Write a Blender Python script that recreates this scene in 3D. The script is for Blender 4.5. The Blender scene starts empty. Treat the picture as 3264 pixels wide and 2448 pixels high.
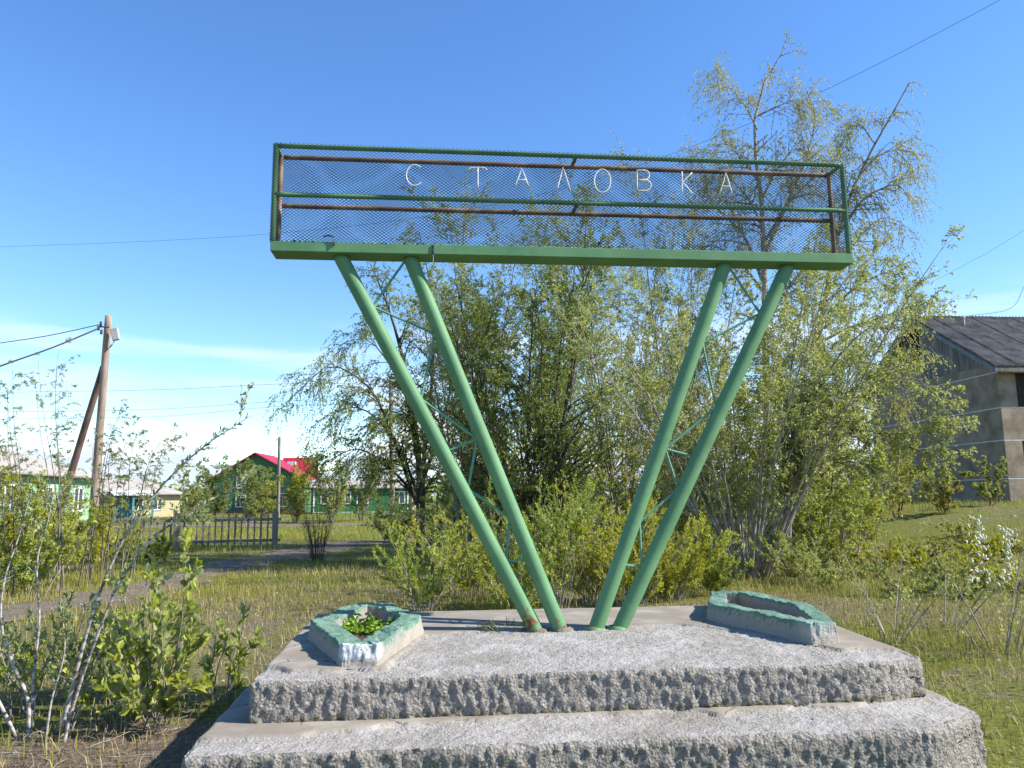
import bpy, math
import numpy as np
from mathutils import Matrix, Vector

# ------------------------------------------------------------------ camera, sky, sun, exposure
scene = bpy.context.scene
PXW = 2212.0                       # photograph coordinates below are on a 2212 x 1659 sheet
SC = 3264 / PXW
FOC = 2450.0
YAW, PITCH, ROLL = 0.0975, 0.150, -0.0089
CAM = np.array([-1.019, -5.682, 1.547])

def cam_axes():
    cy, sy, cp, sp = math.cos(YAW), math.sin(YAW), math.cos(PITCH), math.sin(PITCH)
    f = np.array([sy * cp, cy * cp, sp]); r0 = np.array([cy, -sy, 0.0]); u0 = np.cross(r0, f)
    cr, sr = math.cos(ROLL), math.sin(ROLL)
    return cr * r0 + sr * u0, -sr * r0 + cr * u0, f
AX_R, AX_U, AX_F = cam_axes()

cam_data = bpy.data.cameras.new('camera')
cam = bpy.data.objects.new('camera', cam_data)
scene.collection.objects.link(cam)
cam_data.sensor_width = 36.0
cam_data.lens = FOC / 3264 * 36.0
cam_data.clip_start = 0.05
cam_data.clip_end = 5000
m = Matrix.Identity(4)
for i in range(3):
    m[i][0], m[i][1], m[i][2], m[i][3] = AX_R[i], AX_U[i], -AX_F[i], CAM[i]
cam.matrix_world = m
scene.camera = cam

SUN = np.array([1.2, -0.32, 1.0]); SUN = SUN / np.linalg.norm(SUN)     # towards the sun
SUN_EL = math.asin(SUN[2]); SUN_AZ = math.atan2(SUN[0], SUN[1])
sun_data = bpy.data.lights.new('sun', 'SUN')
sun_data.energy = 5.0
sun_data.angle = math.radians(0.53)
sun_data.color = (1.0, 0.955, 0.88)
sun = bpy.data.objects.new('sun', sun_data)
scene.collection.objects.link(sun)
sun.rotation_euler = Vector(SUN).to_track_quat('Z', 'Y').to_euler()
sun.location = (20, -8, 30)

world = bpy.data.worlds.new('World'); scene.world = world; world.use_nodes = True
wn, wl = world.node_tree.nodes, world.node_tree.links
wn.clear()
w_out = wn.new('ShaderNodeOutputWorld'); w_bg = wn.new('ShaderNodeBackground')
w_sky = wn.new('ShaderNodeTexSky'); w_sky.sky_type = 'NISHITA'; w_sky.sun_disc = False
w_sky.sun_elevation = SUN_EL; w_sky.sun_rotation = SUN_AZ
w_sky.altitude = 100; w_sky.air_density = 1.0; w_sky.dust_density = 0.0; w_sky.ozone_density = 3.0
w_bg.inputs['Strength'].default_value = 0.14
w_tc = wn.new('ShaderNodeTexCoord'); w_sep = wn.new('ShaderNodeSeparateXYZ')
wl.new(w_tc.outputs['Generated'], w_sep.inputs[0])

def wmath(op, a, b=None, clamp=False):
    n = wn.new('ShaderNodeMath'); n.operation = op; n.use_clamp = clamp
    for i, v in enumerate((a, b)):
        if v is None: continue
        if isinstance(v, (int, float)): n.inputs[i].default_value = v
        else: wl.new(v, n.inputs[i])
    return n.outputs[0]
def wmap(v, a, b):
    n = wn.new('ShaderNodeMapRange'); n.interpolation_type = 'SMOOTHSTEP'
    n.inputs['From Min'].default_value = a; n.inputs['From Max'].default_value = b
    wl.new(v, n.inputs['Value']); return n.outputs[0]
def wnoise(scale, loc, sc, detail, rough):
    mp = wn.new('ShaderNodeMapping'); mp.inputs['Location'].default_value = loc; mp.inputs['Scale'].default_value = sc
    wl.new(w_tc.outputs['Generated'], mp.inputs['Vector'])
    n = wn.new('ShaderNodeTexNoise'); n.inputs['Scale'].default_value = scale
    n.inputs['Detail'].default_value = detail; n.inputs['Roughness'].default_value = rough
    wl.new(mp.outputs[0], n.inputs['Vector']); return n.outputs['Fac']
el = w_sep.outputs['Z']
# low cumulus heaped over the horizon, thin bright streaks above it
cn = wnoise(6.0, (3.1, 0.7, 0), (1, 1, 2.0), 7, 0.5)
cum = wmap(wmath('SUBTRACT', wmath('ADD', cn, 0.2), wmath('MULTIPLY', wmap(el, 0.0, 0.115), 0.46)), 0.37, 0.435)
sn = wnoise(1.7, (1.4, 2.9, 0.5), (1, 1, 11), 5, 0.5)
stk = wmath('MULTIPLY', wmap(sn, 0.46, 0.62), wmath('MULTIPLY', wmap(el, 0.07, 0.12), wmath('SUBTRACT', 1.0, wmap(el, 0.19, 0.26))))
cum = wmath('MULTIPLY', cum, wmath('SUBTRACT', 1.0, wmap(el, 0.12, 0.17)))
cov = wmath('MAXIMUM', wmath('MULTIPLY', cum, 0.92), wmath('MULTIPLY', stk, 0.42), True)
w_mix = wn.new('ShaderNodeMix'); w_mix.data_type = 'RGBA'
w_hs = wn.new('ShaderNodeHueSaturation'); w_hs.inputs['Saturation'].default_value = 1.2; w_hs.inputs['Hue'].default_value = 0.506
wl.new(w_sky.outputs[0], w_hs.inputs['Color'])
wl.new(cov, w_mix.inputs['Factor']); wl.new(w_hs.outputs[0], w_mix.inputs[6])
w_cc = wn.new('ShaderNodeMix'); w_cc.data_type = 'RGBA'; wl.new(wmap(wmath('ADD', cn, wmath('MULTIPLY', el, 2.2)), 0.54, 0.76), w_cc.inputs['Factor'])
w_cc.inputs[6].default_value = (2.75, 3.25, 4.0, 1); w_cc.inputs[7].default_value = (4.5, 4.65, 4.9, 1)
wl.new(w_cc.outputs[2], w_mix.inputs[7])
wl.new(w_mix.outputs[2], w_bg.inputs['Color']); wl.new(w_bg.outputs[0], w_out.inputs[0])

scene.view_settings.view_transform = 'Standard'
scene.view_settings.look = 'None'
scene.view_settings.exposure = 0.97
scene.view_settings.gamma = 1.0
scene.view_settings.use_curve_mapping = False

# ------------------------------------------------------------------ helpers
RNG = np.random.default_rng(7)
COL = scene.collection
G = 0.62                           # top of the plinth

def ss(x, a, b):
    t = np.clip((np.asarray(x, float) - a) / (b - a), 0, 1); return t * t * (3 - 2 * t)
def hash3(ix, iy, iz, seed):
    n = (ix.astype(np.int64) * 374761393 + iy.astype(np.int64) * 668265263 + iz.astype(np.int64) * 2147483647 + seed * 1274126177) & 0x7fffffff
    n = ((n ^ (n >> 13)) * 1274126177) & 0x7fffffff
    n = ((n ^ (n >> 16)) * 668265263) & 0x7fffffff
    return (n ^ (n >> 15)) / 0x7fffffff
def vnoise(P, seed=0):
    P = np.asarray(P, float); i = np.floor(P).astype(np.int64); f = P - i; f = f * f * (3 - 2 * f)
    out = 0
    for dx in (0, 1):
        for dy in (0, 1):
            for dz in (0, 1):
                w = (f[..., 0] if dx else 1 - f[..., 0]) * (f[..., 1] if dy else 1 - f[..., 1]) * (f[..., 2] if dz else 1 - f[..., 2])
                out = out + w * hash3(i[..., 0] + dx, i[..., 1] + dy, i[..., 2] + dz, seed)
    return out * 2 - 1
def fbm(P, oct=4, seed=0, gain=0.5):
    a, s, f = 1.0, 0, 1.0
    for o in range(oct):
        s = s + a * vnoise(np.asarray(P) * f, seed + o); a *= gain; f *= 2.03
    return s
def terrain(x, y):
    x = np.asarray(x, float); y = np.asarray(y, float)
    h = 0.45 * ss(y, 45, 78) + 1.29 * ss(x, 5, 19) * ss(y, 3, 20)
    far = ss(np.hypot(x, y), 3.5, 9)
    h = h + far * 0.05 * fbm(np.stack([x * 0.33, y * 0.33, 0 * x], -1), 2, 5)
    return h - 0.02 * (1 - far)
def ray(x, y): return AX_F + AX_R * ((x * SC - 1632) / FOC) - AX_U * ((y * SC - 1224) / FOC)
def at_z(x, y, z): d = ray(x, y); return CAM + d * ((z - CAM[2]) / d[2])
def at_y(x, y, Y): d = ray(x, y); return CAM + d * ((Y - CAM[1]) / d[1])
def at_D(x, y, D): return CAM + ray(x, y) * D
def ground_D(x, D):
    p = at_D(x, 1084, D); return np.array([p[0], p[1], float(terrain(p[0], p[1]))])
def on_ground(x, y):
    p = at_z(x, y, 0.0)
    for _ in range(12): p = at_z(x, y, float(terrain(p[0], p[1])))
    return p

def mk_mesh(name, V, faces, mat=None, smooth=False, attr=None):
    V = np.asarray(V, np.float32).reshape(-1, 3)
    me = bpy.data.meshes.new(name)
    if not isinstance(faces, (list, tuple)): faces = [faces]
    faces = [np.asarray(f, np.int32) for f in faces if len(f)]
    loops = np.concatenate([f.ravel() for f in faces]) if faces else np.zeros(0, np.int32)
    tot = np.concatenate([np.full(len(f), f.shape[1], np.int32) for f in faces])
    st = np.concatenate([[0], np.cumsum(tot)[:-1]]).astype(np.int32)
    me.vertices.add(len(V)); me.vertices.foreach_set('co', V.ravel())
    me.loops.add(len(loops)); me.loops.foreach_set('vertex_index', loops)
    me.polygons.add(len(tot)); me.polygons.foreach_set('loop_start', st); me.polygons.foreach_set('loop_total', tot)
    me.polygons.foreach_set('use_smooth', np.full(len(tot), bool(smooth)))
    me.update(calc_edges=True)
    if attr:
        for k, a in attr.items():
            a = np.asarray(a, np.float32)
            if a.ndim == 1:
                me.attributes.new(k, 'FLOAT', 'POINT').data.foreach_set('value', a)
            else:
                me.attributes.new(k, 'FLOAT_VECTOR', 'POINT').data.foreach_set('vector', a.ravel())
    if mat: me.materials.append(mat)
    return me
def link(name, me, parent=None, loc=None):
    o = bpy.data.objects.new(name, me); COL.objects.link(o)
    if parent is not None: o.parent = parent
    if loc is not None: o.location = loc
    return o
def part(name, V, F, mat, parent, smooth=False, attr=None, world_coords=True):
    """a child mesh; V is given in world coordinates, the parent is an unrotated Empty"""
    V = np.asarray(V, float).reshape(-1, 3)
    if world_coords:
        off = np.zeros(3); p = parent
        while p is not None: off = off + np.array(p.location); p = p.parent
        V = V - off
    return link(name, mk_mesh(name, V, F, mat, smooth, attr), parent)
def root(name, label, cat, loc, group=None):
    o = bpy.data.objects.new(name, None); COL.objects.link(o); o.location = tuple(float(v) for v in loc)
    o.empty_display_size = 0.2
    o['label'] = label; o['category'] = cat
    if group: o['group'] = group
    return o
def tag(o, label, cat, group=None):
    o['label'] = label; o['category'] = cat
    if group: o['group'] = group
    return o
def structure(o): o['kind'] = 'structure'; return o

BOXF = np.array([[0, 3, 2, 1], [4, 5, 6, 7], [0, 1, 5, 4], [1, 2, 6, 5], [2, 3, 7, 6], [3, 0, 4, 7]])
def box(x0, x1, y0, y1, z0, z1):
    return np.array([[x0, y0, z0], [x1, y0, z0], [x1, y1, z0], [x0, y1, z0], [x0, y0, z1], [x1, y0, z1], [x1, y1, z1], [x0, y1, z1]], float), BOXF
def join(*vf):
    Vs, Fs, o = [], {}, 0
    for V, F in vf:
        V = np.asarray(V, float)
        for f in (F if isinstance(F, (list, tuple)) else [F]):
            f = np.asarray(f)
            if len(f): Fs.setdefault(f.shape[1], []).append(f + o)
        Vs.append(V); o += len(V)
    return np.concatenate(Vs), [np.concatenate(v) for v in Fs.values()]
def bevel_box(x0, x1, y0, y1, z0, z1, b=0.006):
    """box with chamfered edges"""
    import bmesh
    bm = bmesh.new(); V, F = box(x0, x1, y0, y1, z0, z1)
    vs = [bm.verts.new(v) for v in V]
    for f in F: bm.faces.new([vs[i] for i in f])
    bmesh.ops.bevel(bm, geom=bm.edges[:], offset=b, segments=1, affect='EDGES', profile=0.5)
    bm.verts.ensure_lookup_table(); bm.verts.index_update()
    V = np.array([v.co[:] for v in bm.verts]); q = {}
    for f in bm.faces: q.setdefault(len(f.verts), []).append([v.index for v in f.verts])
    bm.free(); return V, [np.array(v) for v in q.values()]
def frame_box(o, ux, uy, x0, x1, y0, y1, z0, z1):
    """box in a local frame: origin o, horizontal axes ux, uy"""
    V, F = box(x0, x1, y0, y1, z0, z1)
    o = np.asarray(o, float)
    return o + V[:, :1] * ux + V[:, 1:2] * uy + V[:, 2:] * np.array([0, 0, 1.0]), F

def tubes_arr(P, R, sides=5, caps=True):
    """P (M,N,3), R (M,N) -> V, [quads, tris]"""
    M, N = P.shape[:2]
    T = np.gradient(P, axis=1); T /= np.linalg.norm(T, axis=2, keepdims=True) + 1e-9
    mean = P[:, -1] - P[:, 0]; ref = np.zeros((M, 3)); ref[np.arange(M), np.argmin(np.abs(mean), axis=1)] = 1
    A = np.cross(T, ref[:, None, :]); A /= np.linalg.norm(A, axis=2, keepdims=True) + 1e-9
    B = np.cross(T, A)
    an = np.arange(sides) * 2 * np.pi / sides
    V = P[:, :, None, :] + R[:, :, None, None] * (A[:, :, None, :] * np.cos(an)[None, None, :, None] + B[:, :, None, :] * np.sin(an)[None, None, :, None])
    idx = np.arange(M * N * sides).reshape(M, N, sides)
    a = idx[:, :-1, :]; b = np.roll(idx, -1, axis=2)[:, :-1, :]; c = np.roll(idx, -1, axis=2)[:, 1:, :]; d = idx[:, 1:, :]
    Q = np.stack([a, b, c, d], -1).reshape(-1, 4)
    V = V.reshape(-1, 3); fs = [Q]
    if caps and sides >= 3:
        fs.append(idx[:, 0, ::-1].reshape(M, sides) if sides != 4 else np.zeros((0, sides), int))
        fs.append(idx[:, -1, :].reshape(M, sides) if sides != 4 else np.zeros((0, sides), int))
    return V, fs
def tube(pts, r, sides=10):
    pts = np.asarray(pts, float); r = np.full(len(pts), r, float) if np.isscalar(r) else np.asarray(r, float)
    return tubes_arr(pts[None], r[None], sides)
def smooth_path(pts, n):
    pts = np.asarray(pts, float); k = len(pts)
    d = np.concatenate([[0], np.cumsum(np.linalg.norm(np.diff(pts, axis=0), axis=1))]); d /= d[-1]
    t = np.linspace(0, 1, n); out = np.zeros((n, pts.shape[1]))
    tan = np.gradient(pts, d, axis=0)
    j = np.clip(np.searchsorted(d, t, 'right') - 1, 0, k - 2); h = d[j + 1] - d[j]; u = ((t - d[j]) / h)[:, None]; h = h[:, None]
    return (2*u**3-3*u**2+1)*pts[j] + (u**3-2*u**2+u)*h*tan[j] + (-2*u**3+3*u**2)*pts[j+1] + (u**3-u**2)*h*tan[j+1]

# ------------------------------------------------------------------ materials
def nodes_of(name):
    mt = bpy.data.materials.new(name); mt.use_nodes = True
    nt = mt.node_tree; b = nt.nodes['Principled BSDF']; return mt, nt, b
def mnoise(nt, scale, detail=4, rough=0.55, vec=None, stretch=None):
    n = nt.nodes.new('ShaderNodeTexNoise'); n.inputs['Scale'].default_value = scale
    n.inputs['Detail'].default_value = detail; n.inputs['Roughness'].default_value = rough
    if vec is None:
        tc = nt.nodes.new('ShaderNodeTexCoord'); vec = tc.outputs['Object']
    if stretch:
        mp = nt.nodes.new('ShaderNodeMapping'); mp.inputs['Scale'].default_value = stretch
        nt.links.new(vec, mp.inputs['Vector']); vec = mp.outputs[0]
    nt.links.new(vec, n.inputs['Vector']); return n.outputs['Fac']
def mramp(nt, fac, stops):
    r = nt.nodes.new('ShaderNodeValToRGB'); e = r.color_ramp.elements
    while len(e) < len(stops): e.new(0.5)
    for k, (p, c) in enumerate(stops):
        e[k].position = p; e[k].color = (*c, 1) if len(c) == 3 else c
    nt.links.new(fac, r.inputs[0]); return r.outputs[0]
def mmix(nt, fac, a, b, blend='MIX'):
    n = nt.nodes.new('ShaderNodeMix'); n.data_type = 'RGBA'; n.blend_type = blend
    for sock, v in ((n.inputs[0], fac), (n.inputs[6], a), (n.inputs[7], b)):
        if isinstance(v, (int, float)): sock.default_value = v
        elif isinstance(v, tuple): sock.default_value = (*v, 1)
        else: nt.links.new(v, sock)
    return n.outputs[2]
def mmath(nt, op, a, b=None, clamp=False):
    n = nt.nodes.new('ShaderNodeMath'); n.operation = op; n.use_clamp = clamp
    for i, v in enumerate((a, b)):
        if v is None: continue
        if isinstance(v, (int, float)): n.inputs[i].default_value = v
        else: nt.links.new(v, n.inputs[i])
    return n.outputs[0]
def mrange(nt, v, a, b):
    n = nt.nodes.new('ShaderNodeMapRange'); n.interpolation_type = 'SMOOTHSTEP'
    n.inputs['From Min'].default_value = a; n.inputs['From Max'].default_value = b
    nt.links.new(v, n.inputs['Value']); return n.outputs[0]
def mbump(nt, b, h, strength, dist):
    n = nt.nodes.new('ShaderNodeBump'); n.inputs['Strength'].default_value = strength; n.inputs['Distance'].default_value = dist
    nt.links.new(h, n.inputs['Height']); nt.links.new(n.outputs[0], b.inputs['Normal']); return n
def mattr(nt, name, out='Fac'):
    a = nt.nodes.new('ShaderNodeAttribute'); a.attribute_name = name; return a.outputs[out]
def mpos(nt):
    g = nt.nodes.new('ShaderNodeNewGeometry'); return g.outputs['Position']

def varied(name, c1, c2, scale, rough=0.8, bump=0.0, bscale=None, stretch=None, metal=0.0, spec=0.3, lo=0.35, hi=0.65, dist=0.01, world_space=True):
    mt, nt, b = nodes_of(name)
    vec = mpos(nt) if world_space else None
    f = mnoise(nt, scale, 5, 0.6, vec, stretch)
    nt.links.new(mramp(nt, f, [(lo, c1), (hi, c2)]), b.inputs['Base Color'])
    b.inputs['Roughness'].default_value = rough; b.inputs['Metallic'].default_value = metal
    b.inputs['Specular IOR Level'].default_value = spec
    if bump: mbump(nt, b, mnoise(nt, bscale or scale * 4, 5, 0.65, vec, stretch), bump, dist)
    return mt

def leaf_mat(name, dark, mid, light, trans=0.35, rough=0.5, under=None):
    mt, nt, b = nodes_of(name)
    col = mramp(nt, mattr(nt, 'v'), [(0.0, dark), (0.5, mid), (1.0, light)])
    if under:
        g = nt.nodes.new('ShaderNodeNewGeometry'); col = mmix(nt, g.outputs['Backfacing'], col, under)
    nt.links.new(col, b.inputs['Base Color'])
    b.inputs['Roughness'].default_value = rough; b.inputs['Specular IOR Level'].default_value = 0.35
    t = nt.nodes.new('ShaderNodeBsdfTranslucent'); nt.links.new(col, t.inputs['Color'])
    ad = nt.nodes.new('ShaderNodeMixShader'); ad.inputs[0].default_value = trans
    nt.links.new(b.outputs[0], ad.inputs[1]); nt.links.new(t.outputs[0], ad.inputs[2])
    nt.links.new(ad.outputs[0], nt.nodes['Material Output'].inputs['Surface'])
    return mt

M = {}
M['bark_grey'] = varied('bark_grey', (0.12, 0.10, 0.085), (0.33, 0.295, 0.255), 9, 0.9, 0.5, 40, (1, 1, 0.3))
M['bark_dark'] = varied('bark_dark', (0.035, 0.028, 0.024), (0.11, 0.09, 0.075), 9, 0.9, 0.5, 40, (1, 1, 0.3))
M['bark_pale'] = varied('bark_pale', (0.10, 0.08, 0.07), (0.46, 0.42, 0.38), 11, 0.85, 0.5, 60, (1, 1, 2.5), lo=.38, hi=.56)
M['bark_red'] = varied('bark_red', (0.12, 0.055, 0.035), (0.28, 0.15, 0.085), 8, 0.8)
M['bark_willow'] = varied('bark_willow', (0.17, 0.135, 0.095), (0.44, 0.385, 0.30), 6, 0.85, 0.3, 40)
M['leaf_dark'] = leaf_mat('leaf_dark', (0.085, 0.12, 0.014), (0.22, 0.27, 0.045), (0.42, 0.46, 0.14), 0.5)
M['leaf_willow'] = leaf_mat('leaf_willow', (0.15, 0.18, 0.024), (0.34, 0.37, 0.075), (0.6, 0.6, 0.24), 0.5)
M['leaf_birch'] = leaf_mat('leaf_birch', (0.17, 0.18, 0.02), (0.36, 0.355, 0.06), (0.55, 0.51, 0.17), 0.5)
M['leaf_yellow'] = leaf_mat('leaf_yellow', (0.20, 0.22, 0.012), (0.40, 0.41, 0.03), (0.60, 0.55, 0.06), 0.5)
M['leaf_fresh'] = leaf_mat('leaf_fresh', (0.14, 0.19, 0.015), (0.33, 0.39, 0.045), (0.55, 0.58, 0.14), 0.5)
M['leaf_broad'] = leaf_mat('leaf_broad', (0.14, 0.18, 0.012), (0.34, 0.38, 0.04), (0.55, 0.56, 0.11), 0.5, 0.42, (0.42, 0.44, 0.17))
M['leaf_grey'] = leaf_mat('leaf_grey', (0.14, 0.18, 0.05), (0.28, 0.33, 0.11), (0.45, 0.49, 0.22), 0.45)
M['catkin'] = varied('catkin', (0.55, 0.5, 0.34), (0.8, 0.77, 0.62), 30, 0.9)

# ------------------------------------------------------------------ vegetation builder
def unit(v): return v / (np.linalg.norm(v, axis=-1, keepdims=True) + 1e-9)
def rnd_perp(T, rng):
    r = rng.normal(size=T.shape); r -= (r * T).sum(-1, keepdims=True) * T; return unit(r)
def make_stems(base, n, H, spread, rad, rng, curve=0.0, wig=0.03, N=12, foot=0.15, lean=(0, 0), hmin=0.65, arc=None):
    phi = rng.uniform(0, 2 * np.pi, n) if arc is None else rng.uniform(arc[0], arc[1], n)
    tilt = np.radians(spread) * np.sqrt(rng.uniform(0, 1, n))
    L = H * rng.uniform(hmin, 1.0, n)
    out = np.stack([np.cos(phi), np.sin(phi), 0 * phi], -1)
    d = out * np.sin(tilt)[:, None] + np.array([lean[0], lean[1], 0]); d[:, 2] = np.cos(tilt); d = unit(d)
    s = np.linspace(0, 1, N)
    b = np.asarray(base, float) + out * foot * rng.uniform(0.1, 1, (n, 1)); b[:, 2] -= 0.05
    P = b[:, None, :] + d[:, None, :] * (L[:, None] * s)[:, :, None]
    P = P + out[:, None, :] * (curve * L * np.sin(tilt + 0.1))[:, None, None] * (s ** 2)[None, :, None]
    w = np.cumsum(rng.normal(size=(n, N, 3)) * wig, axis=1) * (L / N * 2)[:, None, None]; w -= w[:, :1]
    P = P + w * s[None, :, None]
    R = rad * rng.uniform(0.6, 1.0, (n, 1)) * (L / H)[:, None] * (1 - 0.9 * s)[None, :]
    return P, np.maximum(R, 0.0025), L
def offshoots(P, R, L, k, t0, t1, lf, ang, rng, droop=0.0, up=0.0, n=6, rk=0.55, wig=0.04, minr=0.002, taper=0.6, wind=(0, 0, 0), al=None):
    Mn, N = P.shape[:2]
    t = rng.uniform(t0, t1, (Mn, k)); x = t * (N - 1); i = np.minimum(x.astype(int), N - 2); f = (x - i)[..., None]
    a = np.arange(Mn)[:, None]
    base = P[a, i] * (1 - f) + P[a, i + 1] * f; T = unit(P[a, i + 1] - P[a, i]); r0 = R[a, i] * rk
    an = np.radians(ang) * rng.uniform(0.6, 1.3, (Mn, k))[..., None]
    d = T * np.cos(an) + rnd_perp(T, rng) * np.sin(an); d[..., 2] += up; d = unit(d + np.array(wind))
    l = (L[:, None] * lf if al is None else al) * (1 - taper * t) * rng.uniform(0.5, 1.2, (Mn, k))
    s = np.linspace(0, 1, n)
    Q = base[:, :, None, :] + d[:, :, None, :] * (l[:, :, None] * s)[..., None]
    Q[..., 2] -= droop * l[:, :, None] * s ** 2
    w = np.cumsum(rng.normal(size=Q.shape) * wig, axis=2) * (l / n * 2)[:, :, None, None]; w -= w[:, :, :1]
    Q = Q + w
    r = np.maximum(r0[:, :, None] * (1 - 0.8 * s), minr)
    return Q.reshape(-1, n, 3), r.reshape(-1, n), l.reshape(-1)
LEAF_N, LEAF_S = 2.2, 1.27
def leaf_cards(P, per, rng, ln, wd, t0=0.1, spread=0.6, down=0.3, off=0.0):
    """diamond leaves with a folded midrib set along the twigs P (M,N,3)"""
    Mn, N = P.shape[:2]; per = int(round(per * LEAF_N)); ln *= LEAF_S; wd *= LEAF_S
    t = rng.uniform(t0, 1, (Mn, per)); x = t * (N - 1); i = np.minimum(x.astype(int), N - 2); f = (x - i)[..., None]
    a = np.arange(Mn)[:, None]
    b = (P[a, i] * (1 - f) + P[a, i + 1] * f).reshape(-1, 3); T = unit(P[a, i + 1] - P[a, i]).reshape(-1, 3)
    d = unit(T * (1 - spread) + rnd_perp(T, rng) * spread * 1.3 + np.array([0, 0, -down])); nrm = rnd_perp(d, rng)
    nrm = unit(nrm + np.array([0, 0, 0.5])); sd = unit(np.cross(d, nrm)); nrm = np.cross(sd, d)
    K = len(b); l = ln * rng.uniform(0.6, 1.25, (K, 1)); w = wd * rng.uniform(0.7, 1.2, (K, 1))
    b = b + d * off
    V = np.stack([b + d * l * .12 + sd * w * 0.55, b + d * l * .3 - sd * w * 0.55, b + d * l], 1).reshape(-1, 3)
    F = np.arange(K * 3).reshape(K, 3)
    clump = vnoise(b * 1.3, 11) * 0.22
    v = np.clip(rng.normal(0.5, 0.2, K) + clump, 0, 1)
    return V, F, np.repeat(v, 3)
def oval_leaves(b, d, nrm, l, w):
    """broad ovate leaves: 8 vertices, folded on the midrib, tip bent down"""
    sd = unit(np.cross(d, nrm)); nrm = np.cross(sd, d); K = len(b); l = l[:, None]; w = w[:, None]
    pts = [b, b + d * l * .28 + sd * w * .42 + nrm * w * .13, b + d * l * .62 + sd * w * .46 + nrm * w * .12, b + d * l - nrm * l * .10,
           b + d * l * .62 - sd * w * .46 + nrm * w * .12, b + d * l * .28 - sd * w * .42 + nrm * w * .13, b + d * l * .28, b + d * l * .64]
    V = np.stack(pts, 1).reshape(-1, 3); o = (np.arange(K) * 8)[:, None]
    T = np.concatenate([o + np.array(t) for t in ([0, 1, 6], [0, 6, 5], [2, 3, 7], [7, 3, 4])])
    Q = np.concatenate([o + np.array(t) for t in ([6, 1, 2, 7], [5, 6, 7, 4])])
    return V, [T, Q]
def wood_part(name, sets, mat, parent, sides=(6, 4, 3), thin=True):
    vf = []
    for k, (P, R) in enumerate(sets):
        if k >= 2 and thin:
            j = [0, P.shape[1] // 2, P.shape[1] - 1]; P, R = P[::3][:, j], R[::3][:, j] * 1.3
        vf.append(tubes_arr(P, R, sides[min(k, len(sides) - 1)], caps=False))
    V, F = join(*vf); return part(name, V, F, mat, parent, smooth=True)

def plant(name, label, cat, base, seed, stems, levels, leaf, bark='bark_grey', lmat='leaf_willow', group=None,
          trunk_name='trunk', crown_name='crown', path=None, flat=None, leaf_levels=1):
    """stems: kwargs of make_stems; levels: list of kwargs of offshoots; leaf: dict(per, ln, wd, ...)"""
    rng = np.random.default_rng(seed)
    r = root(name, label, cat, base, group)
    if path is not None:
        P = np.stack([smooth_path(p[0], 14) for p in path]); L = np.array([np.linalg.norm(np.diff(p, axis=0), axis=1).sum() for p in P])
        R = np.stack([p[1] * (1 - 0.88 * np.linspace(0, 1, 14)) for p in path])
    else:
        P, R, L = make_stems(base, rng=rng, **stems)
    sets = [(P, R)]; cur = (P, R, L); allp = [P]
    for lv in levels:
        cur = offshoots(*cur, rng=rng, **lv); sets.append(cur[:2]); allp.append(cur[0])
    wood_part(trunk_name, sets, M[bark], r)
    Vs = []
    for k in range(leaf_levels):
        lf = dict(leaf)
        if k: lf['per'] = max(2, int(lf['per'] * 0.8)); lf['t0'] = 0.35
        Vs.append(leaf_cards(allp[-1 - k], rng=rng, **lf))
    V, F = join(*[(a[0], a[1]) for a in Vs]); v = np.concatenate([a[2] for a in Vs])
    gz = terrain(V[:, 0], V[:, 1]) + 0.01
    V[:, 2] = np.maximum(V[:, 2], gz)
    part(crown_name, V, F, M[lmat], r, attr={'v': v})
    return r

# ================================================================== SETTING: ground, path, road
def warp(n, lo, hi, c, k):
    u = np.linspace(-1, 1, n); s = np.sinh(u * k) / math.sinh(k); return np.where(s < 0, c + s * (c - lo), c + s * (hi - c))
gx = warp(190, -900, 900, 0, 6.2); gy = warp(200, -60, 1600, 3, 6.0)
X, Y = np.meshgrid(gx, gy); Z = terrain(X, Y)
nY, nX = X.shape; idx = np.arange(nX * nY).reshape(nY, nX)
GQ = np.stack([idx[:-1, :-1], idx[:-1, 1:], idx[1:, 1:], idx[1:, :-1]], -1).reshape(-1, 4)
mt, nt, b = nodes_of('ground_mat')
p = mpos(nt)
big = mnoise(nt, 0.28, 5, 0.6, p); mid = mnoise(nt, 1.7, 5, 0.65, p); fine = mnoise(nt, 26, 5, 0.7, p); grit = mnoise(nt, 110, 3, 0.7, p)
earth = mramp(nt, fine, [(0.3, (0.06, 0.045, 0.032)), (0.5, (0.15, 0.115, 0.08)), (0.72, (0.30, 0.25, 0.18))])
grass = mramp(nt, fine, [(0.3, (0.05, 0.06, 0.010)), (0.55, (0.14, 0.155, 0.022)), (0.75, (0.26, 0.24, 0.055))])
f1 = mrange(nt, mmath(nt, 'ADD', mmath(nt, 'MULTIPLY', big, 0.6), mmath(nt, 'MULTIPLY', mid, 0.4)), 0.38, 0.52)
f1 = mmath(nt, 'MULTIPLY', f1, mmath(nt, 'SUBTRACT', 1.0, mattr(nt, 'soil'), True))
nt.links.new(mmix(nt, f1, earth, grass), b.inputs['Base Color'])
b.inputs['Roughness'].default_value = 0.95; b.inputs['Specular IOR Level'].default_value = 0.15
mbump(nt, b, mmath(nt, 'ADD', fine, mmath(nt, 'MULTIPLY', grit, 0.4)), 0.7, 0.04)
M['ground'] = mt
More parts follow.
